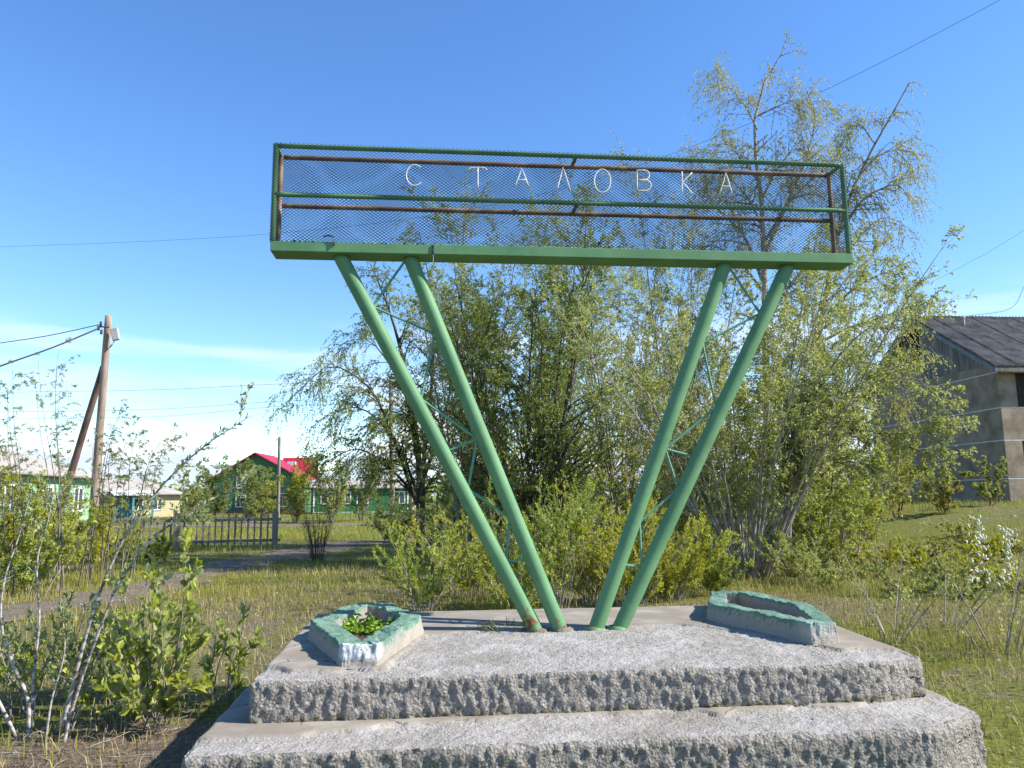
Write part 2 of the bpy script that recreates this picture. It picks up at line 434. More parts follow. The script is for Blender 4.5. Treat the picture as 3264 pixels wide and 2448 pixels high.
def soil_mask(x, y):
    n = fbm(np.stack([x * .8, y * .8, 0 * x], -1), 3, 17) * .9
    a_ = 1 - ss(np.hypot((x + 3.3) / 1.5, (y + 1.1) / 1.9) + n * .35, .7, 1.1)
    b_ = .5 * (1 - ss(np.hypot((x + 4.6) / 4.2, (y - 5.0) / 4.6) + n * .3, .75, 1.1))
    c_ = .65 * (1 - ss(np.hypot((x - 3.2) / 4.5, (y - 4.6) / 1.5) + n * .4, .7, 1.1))
    return np.maximum(np.maximum(a_, b_), c_)
structure(link('ground', mk_mesh('ground', np.stack([X, Y, Z], -1), GQ, mt, True, {'soil': soil_mask(X, Y).ravel()})))

def ribbon(name, centre, widths, mat, lift, nseg=90, ncross=8, edge=0.25, seed=3):
    """a sheet following the terrain along a polyline with ragged edges"""
    c = smooth_path(np.asarray(centre, float), nseg); w = np.interp(np.linspace(0, 1, nseg), np.linspace(0, 1, len(widths)), widths)
    t = np.gradient(c, axis=0); t = t / np.linalg.norm(t, axis=1, keepdims=True); nrm = np.stack([-t[:, 1], t[:, 0]], -1)
    u = np.linspace(-1, 1, ncross)
    jl = 1 + edge * fbm(np.stack([np.arange(nseg) * .21, 0 * w, 0 * w], -1), 4, seed); jr = 1 + edge * fbm(np.stack([np.arange(nseg) * .21, 0 * w + 9, 0 * w], -1), 4, seed)
    off = np.where(u[None, :] < 0, u[None, :] * jl[:, None], u[None, :] * jr[:, None]) * w[:, None] / 2
    xy = c[:, None, :] + nrm[:, None, :] * off[:, :, None]
    z = terrain(xy[..., 0], xy[..., 1]) + lift - 0.02 * (np.abs(u)[None, :] > 0.99)
    I = np.arange(nseg * ncross).reshape(nseg, ncross)
    Q = np.stack([I[:-1, :-1], I[1:, :-1], I[1:, 1:], I[:-1, 1:]], -1).reshape(-1, 4)
    V = np.concatenate([xy, z[..., None]], -1)
    structure(link(name, mk_mesh(name, V, Q, mat, True))); return c, w
mt, nt, b = nodes_of('gravel_mat'); p = mpos(nt)
n1 = mnoise(nt, 1.1, 5, 0.6, p); n2 = mnoise(nt, 60, 4, 0.7, p)
cg = mmix(nt, mrange(nt, n1, 0.4, 0.62), mramp(nt, n2, [(0.3, (0.09, 0.073, 0.055)), (0.52, (0.19, 0.158, 0.122)), (0.7, (0.34, 0.295, 0.24))]),
          mramp(nt, n2, [(0.35, (0.09, 0.066, 0.043)), (0.6, (0.20, 0.155, 0.107)), (0.75, (0.33, 0.27, 0.195))]))
nt.links.new(cg, b.inputs['Base Color']); b.inputs['Roughness'].default_value = 0.95; b.inputs['Specular IOR Level'].default_value = 0.15
mbump(nt, b, mmath(nt, 'ADD', n2, mmath(nt, 'MULTIPLY', mnoise(nt, 6, 4, .6, p), 1.5)), 0.8, 0.04); M['gravel'] = mt
PATH_C = [on_ground(*q)[:2] for q in ((-300, 1430), (-60, 1345), (130, 1312), (300, 1270), (470, 1232), (640, 1196), (790, 1174), (960, 1161), (1150, 1152))]
path_c, path_w = ribbon('path', PATH_C, [1.5, 1.6, 1.7, 1.7, 2.0, 2.4, 2.6, 2.6, 2.4], M['gravel'], 0.030, 140, 10, 0.42)
ROAD_C = [(-70, 52), (-30, 48.5), (-8, 47.5), (5, 47), (25, 46.5), (70, 46)]
road_c, road_w = ribbon('road', ROAD_C, [4.5, 4.5], M['gravel'], 0.034, 60, 6, 0.10, 8)

# ================================================================== PLINTH
mt, nt, b = nodes_of('concrete_mat'); p = mpos(nt)
msk = mattr(nt, 'mask', 'Vector'); sp = nt.nodes.new('ShaderNodeSeparateXYZ'); nt.links.new(msk, sp.inputs[0])
n_f = mnoise(nt, 85, 5, 0.7, p); n_m = mnoise(nt, 14, 5, 0.65, p); n_b = mnoise(nt, 3.0, 4, 0.6, p)
vor = nt.nodes.new('ShaderNodeTexVoronoi'); vor.inputs['Scale'].default_value = 62; nt.links.new(p, vor.inputs['Vector'])
screed = mmix(nt, mrange(nt, n_b, 0.35, 0.7), (0.22, 0.187, 0.145), (0.32, 0.285, 0.232))
screed = mmix(nt, mmath(nt, 'MULTIPLY', mrange(nt, n_m, 0.5, 0.7), 0.35), screed, (0.17, 0.15, 0.12))
eroded = mramp(nt, n_f, [(0.30, (0.10, 0.086, 0.07)), (0.42, (0.235, 0.216, 0.19)), (0.58, (0.325, 0.303, 0.272)), (0.72, (0.54, 0.515, 0.48))])
eroded = mmix(nt, mmath(nt, 'MULTIPLY', mrange(nt, n_m, 0.45, 0.68), 0.5), eroded, (0.27, 0.245, 0.21))
eroded = mmix(nt, mmath(nt, 'MULTIPLY', mrange(nt, n_b, 0.45, 0.62), 0.5), eroded, (0.40, 0.378, 0.348))
face = mramp(nt, n_f, [(0.28, (0.115, 0.098, 0.08)), (0.5, (0.28, 0.252, 0.215)), (0.72, (0.53, 0.49, 0.435))])
peb = mramp(nt, vor.outputs['Color'], [(0.2, (0.14, 0.122, 0.10)), (0.8, (0.38, 0.345, 0.30))])
face = mmix(nt, 0.35, face, peb)
ck = nt.nodes.new('ShaderNodeTexVoronoi'); ck.feature = 'DISTANCE_TO_EDGE'; ck.inputs['Scale'].default_value = 1.7
wrp = nt.nodes.new('ShaderNodeMix'); wrp.data_type = 'VECTOR'; wrp.inputs[0].default_value = 0.12; nt.links.new(p, wrp.inputs[4])
nzc = nt.nodes.new('ShaderNodeTexNoise'); nzc.inputs['Scale'].default_value = 5; nzc.inputs['Detail'].default_value = 6; nt.links.new(p, nzc.inputs['Vector']); nt.links.new(nzc.outputs['Color'], wrp.inputs[5])
nt.links.new(wrp.outputs[1], ck.inputs['Vector'])
crack = mmath(nt, 'MULTIPLY', mmath(nt, 'SUBTRACT', 1.0, mrange(nt, ck.outputs['Distance'], 0.003, 0.010)), mrange(nt, n_b, 0.46, 0.56))
stain = mrange(nt, mnoise(nt, 1.9, 6, 0.68, p), 0.50, 0.68)
eroded = mmix(nt, mmath(nt, 'MULTIPLY', stain, 0.55), eroded, (0.19, 0.165, 0.13))
pit = nt.nodes.new('ShaderNodeTexVoronoi'); pit.inputs['Scale'].default_value = 24; pit.inputs['Randomness'].default_value = 1.0; nt.links.new(p, pit.inputs['Vector'])
eroded = mmix(nt, mmath(nt, 'MULTIPLY', mmath(nt, 'SUBTRACT', 1.0, mrange(nt, pit.outputs['Distance'], 0.12, 0.24)), mrange(nt, n_m, 0.48, 0.56)), eroded, (0.10, 0.088, 0.07))
screed = mmix(nt, mmath(nt, 'MULTIPLY', stain, 0.35), screed, (0.15, 0.13, 0.10)); screed = mmix(nt, crack, screed, (0.05, 0.042, 0.034))
col = mmix(nt, sp.outputs['X'], screed, eroded); col = mmix(nt, sp.outputs['Y'], col, face)
moss_edge_shade = mmix(nt, mrange(nt, n_f, 0.4, 0.6), (0.10, 0.065, 0.02), (0.085, 0.095, 0.02))  # tint shared by moss at the face foot and the painted screed-edge shadow
col = mmix(nt, mmath(nt, 'MULTIPLY', sp.outputs['Z'], mrange(nt, n_m, 0.38, 0.58)), col, moss_edge_shade)
nt.links.new(col, b.inputs['Base Color']); b.inputs['Roughness'].default_value = 0.93; b.inputs['Specular IOR Level'].default_value = 0.2
hgt = mmath(nt, 'ADD', mmath(nt, 'MULTIPLY', n_f, 0.6), mmath(nt, 'MULTIPLY', vor.outputs['Distance'], 0.5))
bn = mbump(nt, b, hgt, 1.0, 0.02)
rgh = mmath(nt, 'ADD', mmath(nt, 'MULTIPLY', sp.outputs['Y'], 0.75), mmath(nt, 'ADD', mmath(nt, 'MULTIPLY', sp.outputs['X'], 0.5), 0.1), True)
nt.links.new(rgh, bn.inputs['Strength'])
M['concrete'] = mt

def tier(name, label, x0, x1, y0, y1, z0, z1, screed_fn, rad, top_step, seed, cornr, fine_d, inner=None):
    """rounded, eroded concrete slab: a dense shell pushed in and out by noise"""
    st = 0.0125
    def grid(a0, a1, b0, b1, sa, sb):
        A, B = np.meshgrid(np.linspace(a0, a1, max(2, int((a1 - a0) / sa) + 1)), np.linspace(b0, b1, max(2, int((b1 - b0) / sb) + 1)))
        I = np.arange(A.size).reshape(A.shape)
        return A.ravel(), B.ravel(), np.stack([I[:-1, :-1], I[:-1, 1:], I[1:, 1:], I[1:, :-1]], -1).reshape(-1, 4)
    vf = []
    ys = np.concatenate([np.arange(y0, y0 + fine_d, st), np.linspace(y0 + fine_d, y1, int((y1 - y0 - fine_d) / .04) + 2)]); xs_ = np.linspace(x0, x1, int((x1 - x0) / st) + 1)
    A_, B_ = np.meshgrid(xs_, ys); I_ = np.arange(A_.size).reshape(A_.shape); a, bb = A_.ravel(), B_.ravel(); q = np.stack([I_[:-1, :-1], I_[:-1, 1:], I_[1:, 1:], I_[1:, :-1]], -1).reshape(-1, 4); vf.append((np.stack([a, bb, 0 * a + z1], -1), q))
    a, bb, q = grid(x0, x1, z0, z1, st, st); vf.append((np.stack([a, 0 * a + y0, bb], -1), q))
    a, bb, q = grid(y0, y1, z0, z1, top_step, 0.02); vf.append((np.stack([0 * a + x0, a, bb], -1), q[:, ::-1])); vf.append((np.stack([0 * a + x1, a, bb], -1), q))
    a, bb, q = grid(x0, x1, z0, z1, 0.05, 0.03); vf.append((np.stack([a, 0 * a + y1, bb], -1), q[:, ::-1]))
    V, F = join(*vf)
    # rounded edges: clamp to the inner box and push out by the local radius
    wv = vnoise(V * np.array([1.7, 1.7, 1.7]), seed); rr = rad * (0.95 + 0.5 * wv + 0.35 * vnoise(V * 5.1, seed + 2)) * (0.35 + 0.65 * ss(-V[:, 1], -0.2, -y0 - 0.1))
    rr = np.clip(rr, 0.012, 0.2)
    lo = np.stack([x0 + 0.5 * rr, y0 + rr, np.full(len(V), z0 - 1.0)], -1); hi = np.stack([x1 - rr, y1 - 0.3 * rr, z1 - rr * 0.8], -1)
    C = np.clip(V, lo, hi); D = V - C; ln = np.linalg.norm(D / np.maximum(np.abs(np.stack([np.where(V[:, 0] < 0, .5 * rr, rr), rr, rr * .8], -1)), 1e-6), axis=1)
    D2 = D / np.maximum(ln, 1e-6)[:, None]; onedge = ln > 1e-6
    Nn = unit(D2); V2 = np.where(onedge[:, None], C + D2, V)
    V2 = C + np.where((ln > 1e-6)[:, None], D2, 0)
    # worn right-hand corner
    k = ss(V2[:, 0], 1.25, x1) ** 2 * ss(-V2[:, 1], 0.3, -y0); V2[:, 1] += cornr * k
    V2[:, 2] -= 0.10 * cornr * k * (V2[:, 2] > z1 - 0.12)
    topn = np.clip(Nn[:, 2], 0, 1); facing = ss(1 - topn + 0.16 * fbm(V2 * np.array([6, 6, 6]), 3, seed + 70), 0.14, 0.36)
    bx = V2[:, 0]; by = V2[:, 1]
    sm = screed_fn(bx, by + 0.07 * fbm(np.stack([bx * 4, by * 4, 0 * bx], -1), 2, seed + 3)) * (1 - facing)
    sm = ss(sm, 0.30, 0.70)
    lump = fbm(V2 * np.array([21, 21, 11]), 3, seed + 20, 0.6); big = fbm(V2 * 2.6, 3, seed + 31)
    peb = 1 - np.abs(fbm(V2 * 34, 2, seed + 40))
    fine_ = fbm(V2 * np.array([58, 58, 30]), 2, seed + 60, 0.6)
    amp = facing * (0.006 * lump + 0.010 * big + 0.0105 * fine_) + (1 - facing) * (1 - sm) * (0.0045 * lump + 0.006 * big + 0.003 * peb + 0.003 * fine_) + (1 - facing) * sm * 0.0015 * big
    left = ss(-Nn[:, 0], 0.4, 0.9); amp = amp * (1 - 0.75 * left)
    V2 = V2 + Nn * amp[:, None]
    V2[:, 2] += (1 - facing) * (0.006 * sm - 0.006 * (1 - sm) - 0.014 * (1 - sm) * ss(-by, -y0 - 0.75, -y0))
    mossm = facing * ss(-(V2[:, 2] - (z0 + (z1 - z0) * 0.05)), -0.05, 0.0) if inner is None else 0 * facing
    Vm = np.stack([1 - sm, facing * (1 - 0.6 * left), np.clip(mossm + 3.2 * sm * (1 - sm) * (1 - facing), 0, 1)], -1)  # last channel: foot moss, plus a shadow line painted along the broken screed edge
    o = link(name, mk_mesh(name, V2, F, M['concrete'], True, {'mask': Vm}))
    return o
def screed_top(x, y):
    lim = np.interp(x, [-2.2, -1.75, -1.5, -1.3, -1.12, -0.9, 0.2, 0.75, 1.0, 1.2, 1.45, 1.9, 2.2], [-0.95, -1.08, -1.1, -1.12, -0.05, 0.03, 0.05, 0.12, -0.1, -0.5, -0.92, -0.95, -0.95])
    return ss(y - lim, -0.01, 0.01)
def screed_low(x, y):
    lim = np.interp(x, [-2.4, -2.0, -1.6, -1.0, -0.6, 0.3, 0.5, 1.3, 1.5, 2.4], [-1.62, -1.55, -1.48, -1.44, -1.36, -1.34, -1.40, -1.36, -1.2, -1.15])
    return ss(y - lim, -0.01, 0.01)
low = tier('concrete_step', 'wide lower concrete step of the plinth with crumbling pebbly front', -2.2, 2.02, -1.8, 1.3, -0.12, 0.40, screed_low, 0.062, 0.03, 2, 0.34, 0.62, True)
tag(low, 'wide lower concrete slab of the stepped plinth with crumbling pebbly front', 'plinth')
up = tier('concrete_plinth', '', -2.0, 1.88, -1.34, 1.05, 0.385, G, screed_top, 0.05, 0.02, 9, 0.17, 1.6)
tag(up, 'upper concrete slab carrying the green pipe legs, its front edge eroded', 'plinth')

# ------------------------------------------------------------------ planters
mt, nt, b = nodes_of('planter_mat'); p = mpos(nt)
msk = mattr(nt, 'mask', 'Vector'); sp = nt.nodes.new('ShaderNodeSeparateXYZ'); nt.links.new(msk, sp.inputs[0])
n1 = mnoise(nt, 30, 5, 0.7, p); n2 = mnoise(nt, 7, 4, 0.6, p); n3 = mnoise(nt, 90, 4, 0.7, p)
conc = mmix(nt, n3, (0.22, 0.195, 0.16), (0.42, 0.385, 0.33)); white = mmix(nt, n3, (0.45, 0.5, 0.52), (0.72, 0.76, 0.76))
green = mmix(nt, mrange(nt, n2, 0.35, 0.65), (0.10, 0.195, 0.135), (0.18, 0.275, 0.205))
cut = mrange(nt, mmath(nt, 'ADD', sp.outputs['X'], mmath(nt, 'MULTIPLY', mmath(nt, 'SUBTRACT', n1, 0.5), 1.3)), 0.42, 0.52)
c = mmix(nt, cut, conc, green); c = mmix(nt, mmath(nt, 'MULTIPLY', sp.outputs['Y'], mrange(nt, n1, 0.35, 0.55)), c, white)
nt.links.new(c, b.inputs['Base Color']); b.inputs['Roughness'].default_value = 0.85; b.inputs['Specular IOR Level'].default_value = 0.25
mbump(nt, b, mmath(nt, 'ADD', n1, n3), 0.8, 0.012); M['planter'] = mt
M['soil'] = varied('soil', (0.02, 0.015, 0.01), (0.09, 0.065, 0.045), 40, 0.95, 0.8, 60)
def planter(label, hexa, wall, H, rough, whiteness):
    h = np.array(hexa, float); c = h.mean(0)
    r = root('planter', label, 'planter', (c[0], c[1], G), 'green concrete planters on the plinth')
    K = 40; per = np.concatenate([h[i] + (h[(i + 1) % 6] - h[i]) * (np.linspace(0, 1, K, endpoint=False))[:, None] for i in range(6)])
    per0 = per.copy()
    for _ in range(2): per = (np.roll(per, 1, 0) + 2 * per + np.roll(per, -1, 0)) / 4
    # inward offset polygon
    inn = []
    for i in range(6):
        e0 = unit(h[i] - h[i - 1]); e1 = unit(h[(i + 1) % 6] - h[i]); n0 = np.array([-e0[1], e0[0]]); n1_ = np.array([-e1[1], e1[0]])
        A = np.array([n0, n1_]); rhs = np.array([n0 @ h[i] + wall, n1_ @ h[i] + wall]); inn.append(np.linalg.solve(A, rhs))
    inn = np.array(inn); iper = np.concatenate([inn[i] + (inn[(i + 1) % 6] - inn[i]) * (np.linspace(0, 1, K, endpoint=False))[:, None] for i in range(6)])
    prof = [(-0.035, -0.03), (-0.03, 0.0), (-0.022, .25), (-.015, .5), (-.008, .8), (-0.004, .97), (.03, 1.0), (.25, 1.0), (.5, 1.0), (.75, 1.0), (.96, 1.0), (1.0, .92), (1.0, .6), (1.0, .3), (1.0, 0.0)]
    rows, ms = [], []
    outdir = unit(per - c)
    for u, z in prof:
        if u < 0: xy = per - outdir * u
        else: xy = per * (1 - u) + iper * u
        rows.append(np.concatenate([xy, np.full((len(xy), 1), z * H)], 1))
        g = np.full(len(xy), 0.92 if z > .98 else (0.66 if z > .9 else (0.47 if z > .7 else (0.34 if z > .45 else (0.12 if z > .2 else 0.0)))))
        if u >= 1: g[:] = 0.55 if z > .9 else 0.12
        ms.append(np.stack([g, np.full(len(xy), 0.0), 0 * g], -1))
    V = np.stack(rows); n = V.shape[1]
    wpos = V + np.array([0, 0, G]); Nx = np.zeros_like(V)
    d = fbm(wpos * 26, 3, 51, 0.6) * 0.006 * rough + fbm(wpos * 7, 2, 58) * 0.007 * rough
    V[..., 2] += d * (np.array([q[1] for q in prof]) > 0.6)[:, None]; V[..., :2] += (outdir * 1.0)[None] * (d * 0.9)[..., None]
    msk_ = np.stack(ms)
    nearw = ss(-(V[..., 1] - h[:, 1].min()), -0.14, -0.02) * whiteness * (np.array([q[1] for q in prof]) > 0.3)[:, None] * (np.array([q[0] for q in prof]) < 0.3)[:, None]; msk_[..., 1] = nearw
    I = np.arange(V.shape[0] * n).reshape(V.shape[0], n); J = np.roll(I, -1, 1)
    Q = np.stack([I[:-1], J[:-1], J[1:], I[1:]], -1).reshape(-1, 4)
    Vw = V.reshape(-1, 3) + np.array([0, 0, G])
    part('rim', Vw, Q, M['planter'], r, False, {'mask': msk_.reshape(-1, 3)})
    # soil bed
    ic = inn.mean(0); rings = [iper * (1 - k) + ic * k for k in np.linspace(-0.01, 0.92, 7)]
    S = np.stack([np.concatenate([q, (G + 0.014 + 0.008 * fbm(np.concatenate([q * 9, 0 * q[:, :1]], 1), 3, 3))[:, None]], 1) for q in rings]); I = np.arange(S.shape[0] * n).reshape(S.shape[0], n); J = np.roll(I, -1, 1)
    Q = np.stack([I[:-1], J[:-1], J[1:], I[1:]], -1).reshape(-1, 4); V = S.reshape(-1, 3)
    V = np.concatenate([V, [[ic[0], ic[1], G + 0.018]]]); T = np.stack([I[-1], J[-1], np.full(n, len(V) - 1)], -1)
    part('soil', V, [Q, T], M['soil'], r, True); return r, ic
pl, plc = planter('green chipped concrete planter with a leafy plant growing in it', [(-1.55, -1.06), (-1.35, -1.07), (-1.13, 0.0), (-1.38, 0.74), (-1.66, 0.76), (-1.87, -0.10)], 0.135, 0.12, 1.5, 0.9)
pr, prc = planter('long green concrete planter, empty, with no plant in it', [(1.36, -0.78), (1.55, -0.77), (1.80, 0.05), (1.66, 0.98), (1.36, 1.0), (1.07, 0.25)], 0.125, 0.13, 1.3, 0.25)

# leafy plant in the left planter
def leafy_herb(name, label, base, seed, n, rad, h, ls, mat, group=None):
    rng = np.random.default_rng(seed); r = root(name, label, 'plant', base, group)
    P, R, L = make_stems(base, n, h, 48, 0.004, rng, 0.3, 0.04, 8, rad)
    wood_part('stem', [(P, R)], M['leaf_fresh_stem'], r, (4,))
    k = 26; t = rng.uniform(.2, 1, (n, k)); i = np.minimum((t * 7).astype(int), 6); a = np.arange(n)[:, None]
    b0 = (P[a, i] + rng.normal(size=(n, k, 3)) * ls * .45).reshape(-1, 3); b0[:, 2] = np.maximum(b0[:, 2], base[2] + .01)
    d = unit(rng.normal(size=b0.shape) * np.array([1, 1, .35]) + np.array([0, 0, .25])); nr = unit(rng.normal(size=b0.shape) * .35 + np.array([0, 0, 1]))
    V, F = oval_leaves(b0, d, nr, ls * rng.uniform(.6, 1.2, len(b0)), ls * .6 * rng.uniform(.6, 1.1, len(b0)))
    part('foliage', V, F, mat, r, attr={'v': np.repeat(np.clip(rng.normal(.55, .25, len(b0)), 0, 1), 8)}); return r
M['leaf_fresh_stem'] = varied('herb_stem', (0.09, 0.13, 0.03), (0.15, 0.2, 0.05), 20, 0.7)
M['leaf_bright'] = leaf_mat('leaf_bright', (0.08, 0.16, 0.008), (0.20, 0.34, 0.02), (0.34, 0.48, 0.05), 0.35, 0.45)
leafy_herb('leafy_plant', 'bright green leafy plant filling the planter', (-1.53, 0.10, G + 0.012), 5, 24, 0.15, 0.16, 0.045, M['leaf_bright'])

# ================================================================== THE SIGN
mt, nt, b = nodes_of('green_paint'); p = mpos(nt)
n1 = mnoise(nt, 2.4, 5, 0.6, p); n2 = mnoise(nt, 55, 4, 0.7, p); n3 = mnoise(nt, 9, 5, 0.7, p)
base_g = mmix(nt, mrange(nt, n1, 0.35, 0.68), (0.092, 0.205, 0.095), (0.128, 0.262, 0.122))
base_g = mmix(nt, mmath(nt, 'MULTIPLY', mrange(nt, n3, 0.52, 0.75), 0.30), base_g, (0.20, 0.33, 0.18))
rustc = mmix(nt, n2, (0.10, 0.035, 0.015), (0.24, 0.10, 0.045))
ru = mrange(nt, mmath(nt, 'ADD', mattr(nt, 'rust'), mmath(nt, 'MULTIPLY', mmath(nt, 'SUBTRACT', n3, 0.5), 1.5)), 0.48, 0.64)
spots = mmath(nt, 'MULTIPLY', mrange(nt, n2, 0.70, 0.74), mrange(nt, mnoise(nt, 3.3, 4, .6, p), .5, .6))
nt.links.new(mmix(nt, mmath(nt, 'MAXIMUM', ru, spots), base_g, rustc), b.inputs['Base Color'])
nt.links.new(mmath(nt, 'ADD', mmath(nt, 'MULTIPLY', ru, 0.3), 0.58), b.inputs['Roughness'])
b.inputs['Specular IOR Level'].default_value = 0.22
mbump(nt, b, mmath(nt, 'ADD', mmath(nt, 'MULTIPLY', n2, 0.4), n3), 0.12, 0.006); M['paint'] = mt
mt, nt, b = nodes_of('rusty_pipe'); p = mpos(nt)
n1 = mnoise(nt, 5, 5, 0.65, p); n2 = mnoise(nt, 70, 4, 0.7, p)
c = mramp(nt, n1, [(0.34, (0.055, 0.034, 0.026)), (0.5, (0.16, 0.085, 0.05)), (0.62, (0.34, 0.22, 0.14)), (0.74, (0.46, 0.38, 0.30))])
nt.links.new(mmix(nt, mmath(nt, 'MULTIPLY', n2, 0.6), c, (0.12, 0.06, 0.035)), b.inputs['Base Color']); b.inputs['Roughness'].default_value = 0.75
mbump(nt, b, n2, 0.3, 0.004); M['rust'] = mt
mt, nt, b = nodes_of('rebar_paint'); p = mpos(nt)
M['rebar'] = varied('rebar_paint', (0.085, 0.235, 0.155), (0.13, 0.30, 0.20), 6, 0.55, 0.1, 60)
M['wire'] = varied('mesh_wire', (0.02, 0.035, 0.03), (0.085, 0.10, 0.08), 8, 0.6)
M['letter'] = varied('letter_paint', (0.45, 0.43, 0.39), (0.68, 0.66, 0.62), 14, 0.6)
M['darkmetal'] = varied('dark_metal', (0.03, 0.03, 0.028), (0.10, 0.09, 0.08), 20, 0.7, metal=0.3)

Z1 = G + 2.754; HB = 0.078; DEP = 0.204; HALF = 2.25; ZB = Z1 + HB; ZT = ZB + 0.752
M['soilrust'] = varied('foot_grime', (0.10, 0.075, 0.05), (0.24, 0.20, 0.15), 40, 0.9)
sign = root('cafeteria_sign', 'green pipe sign on splayed legs with mesh cage and white Cyrillic letters', 'sign', (0, 0, G))
# legs: two leaning pairs
XT = (1.756, 1.235); XB = (0.290, 0.118); RL = 0.0545
LEGS = {}
for s in (-1, 1):
    for k in range(2):
        p0 = np.array([s * XB[k], 0, G - 0.03]); p1 = np.array([s * XT[k], 0, Z1 + 0.004])
        N = 60; P = p0 + (p1 - p0) * np.linspace(0, 1, N)[:, None]
        V, F = tube(P, RL, 28)
        hz = V[:, 2] - G
        rust = ((0.5 if k == 0 else 0.4) if s < 0 else 0.15) * (1 - ss(hz, 0.02, (0.5 if k == 0 else 0.28) if s < 0 else 0.12))
        part('leg', V, F, M['paint'], sign, True, {'rust': rust})
        LEGS[(s, k)] = (p0, p1)
# welded seat of paint at the foot of every leg
for s in (-1, 1):
    for k in range(2):
        x = s * XB[k]; th = np.linspace(0, 2 * np.pi, 24, endpoint=False); rr = np.array([RL * 1.45, RL * 1.3, RL * 0.9])
        V = np.concatenate([np.stack([x + np.cos(th) * q * (1.05 + .15 * np.sin(3 * th + k)), np.sin(th) * q, np.full(24, G + dz)], -1) for q, dz in zip(rr, (-.02, .008, .022))])
        I = np.arange(72).reshape(3, 24); J = np.roll(I, -1, 1)
        part('foot_weld', V, np.stack([I[:-1], J[:-1], J[1:], I[1:]], -1).reshape(-1, 4), M['paint'] if s > 0 else M['soilrust'], sign, True, {'rust': np.full(72, .35)})
def leg_x(s, k, z):
    p0, p1 = LEGS[(s, k)]; t = (z - p0[2]) / (p1[2] - p0[2]); return p0[0] + (p1[0] - p0[0]) * t
def rebar(a, c):
    """ribbed reinforcing bar: rings of alternating radius"""
    N = max(8, int(np.linalg.norm(c - a) / 0.007)); t = np.linspace(0, 1, N)[:, None]
    P = a + (c - a) * t; R = 0.0085 + 0.0021 * (np.arange(N) % 2)
    V, F = tube(P, R, 8); part('rebar', V, F, M['rebar'], sign, False)
ZIG_L = [(865, 563, 1), (806, 662, 0), (937, 722, 1), (920, 862, 0), (1029, 948, 1), (1020, 1056, 0), (1103, 1118, 1), (1110, 1214, 0), (1140, 1206, 1)]
ZIG_R = [(1588, 578, 1), (1640, 677, 0), (1524, 742, 1), (1545, 880, 0), (1436, 970, 1), (1449, 1057, 0), (1376, 1128, 1), (1366, 1226, 0), (1340, 1220, 1)]
for s, zz in ((-1, ZIG_L), (1, ZIG_R)):
    pts = []
    for x, y, k in zz:
        q = at_y(x, y, 0.0); z = min(q[2], Z1 + 0.002); dirn = 1 if k == 0 else -1
        ex = leg_x(s, k, z) - s * dirn * RL * 0.8
        pts.append(np.array([ex, -0.008 if k else 0.006, z]))
    for a, c in zip(pts[:-1], pts[1:]): rebar(a, c)
    q = at_y(*((977, 974) if s < 0 else (1489, 986)), 0.0); rebar(pts[4], np.array([leg_x(s, 0, q[2]) - s * RL * .8, 0.0, q[2]]))
# beam: box with a seam
V, F = bevel_box(-HALF, -1.06, -DEP / 2, DEP / 2, Z1, ZB, 0.004)
part('beam', V, F, M['paint'], sign, False, {'rust': np.where(V[:, 0] < -1.5, 0.08, 0.0)})
V, F = bevel_box(-1.055, HALF, -DEP / 2 - 0.003, DEP / 2, Z1 + 0.001, ZB + 0.002, 0.004)
part('beam', V, F, M['paint'], sign, False, {'rust': np.zeros(len(V))})
V, F = tube([(-1.057, -DEP / 2 - .004, Z1), (-1.06, -DEP / 2 - .006, Z1 + .03), (-1.054, -DEP / 2 - .005, Z1 + .05), (-1.057, -DEP / 2 - .004, ZB)], 0.006, 6)
part('weld_seam', V, F, M['darkmetal'], sign, True)
for i in range(46):
    x = RNG.uniform(-2.1, 2.22); w = RNG.uniform(.006, .028); hgt = RNG.uniform(.004, .011)
    V, F = bevel_box(x - w / 2, x + w / 2, -DEP / 2 - .002, -DEP / 2 + .018, ZB - .004, ZB + hgt, .003)
    part('weld_bead', V, F, M['darkmetal'] if i % 3 else M['paint'], sign, True, {'rust': np.full(len(V), .3)})
# the curled strap near the left end
q = at_y(722, 524, -DEP / 2); cx = q[0]
th = np.linspace(0, 2.5, 10); arc = np.stack([cx - 0.045 + 0.045 * np.cos(th), np.full(10, -DEP / 2 - 0.004), ZB + 0.012 + 0.034 * np.sin(th)], -1); arc = np.concatenate([[[cx + .002, -DEP / 2 - .004, ZB - .03]], arc])
Vs = np.concatenate([arc + np.array([0, -.012, 0]), arc + np.array([0, .012, 0]), arc + np.array([.004, .012, .004]), arc + np.array([.004, -.012, .004])])
n = len(arc); I = np.arange(4 * n).reshape(4, n); Q = np.concatenate([np.stack([I[a][:-1], I[a][1:], I[(a + 1) % 4][1:], I[(a + 1) % 4][:-1]], -1) for a in range(4)])
part('bent_strap', Vs, Q, M['darkmetal'], sign, True)
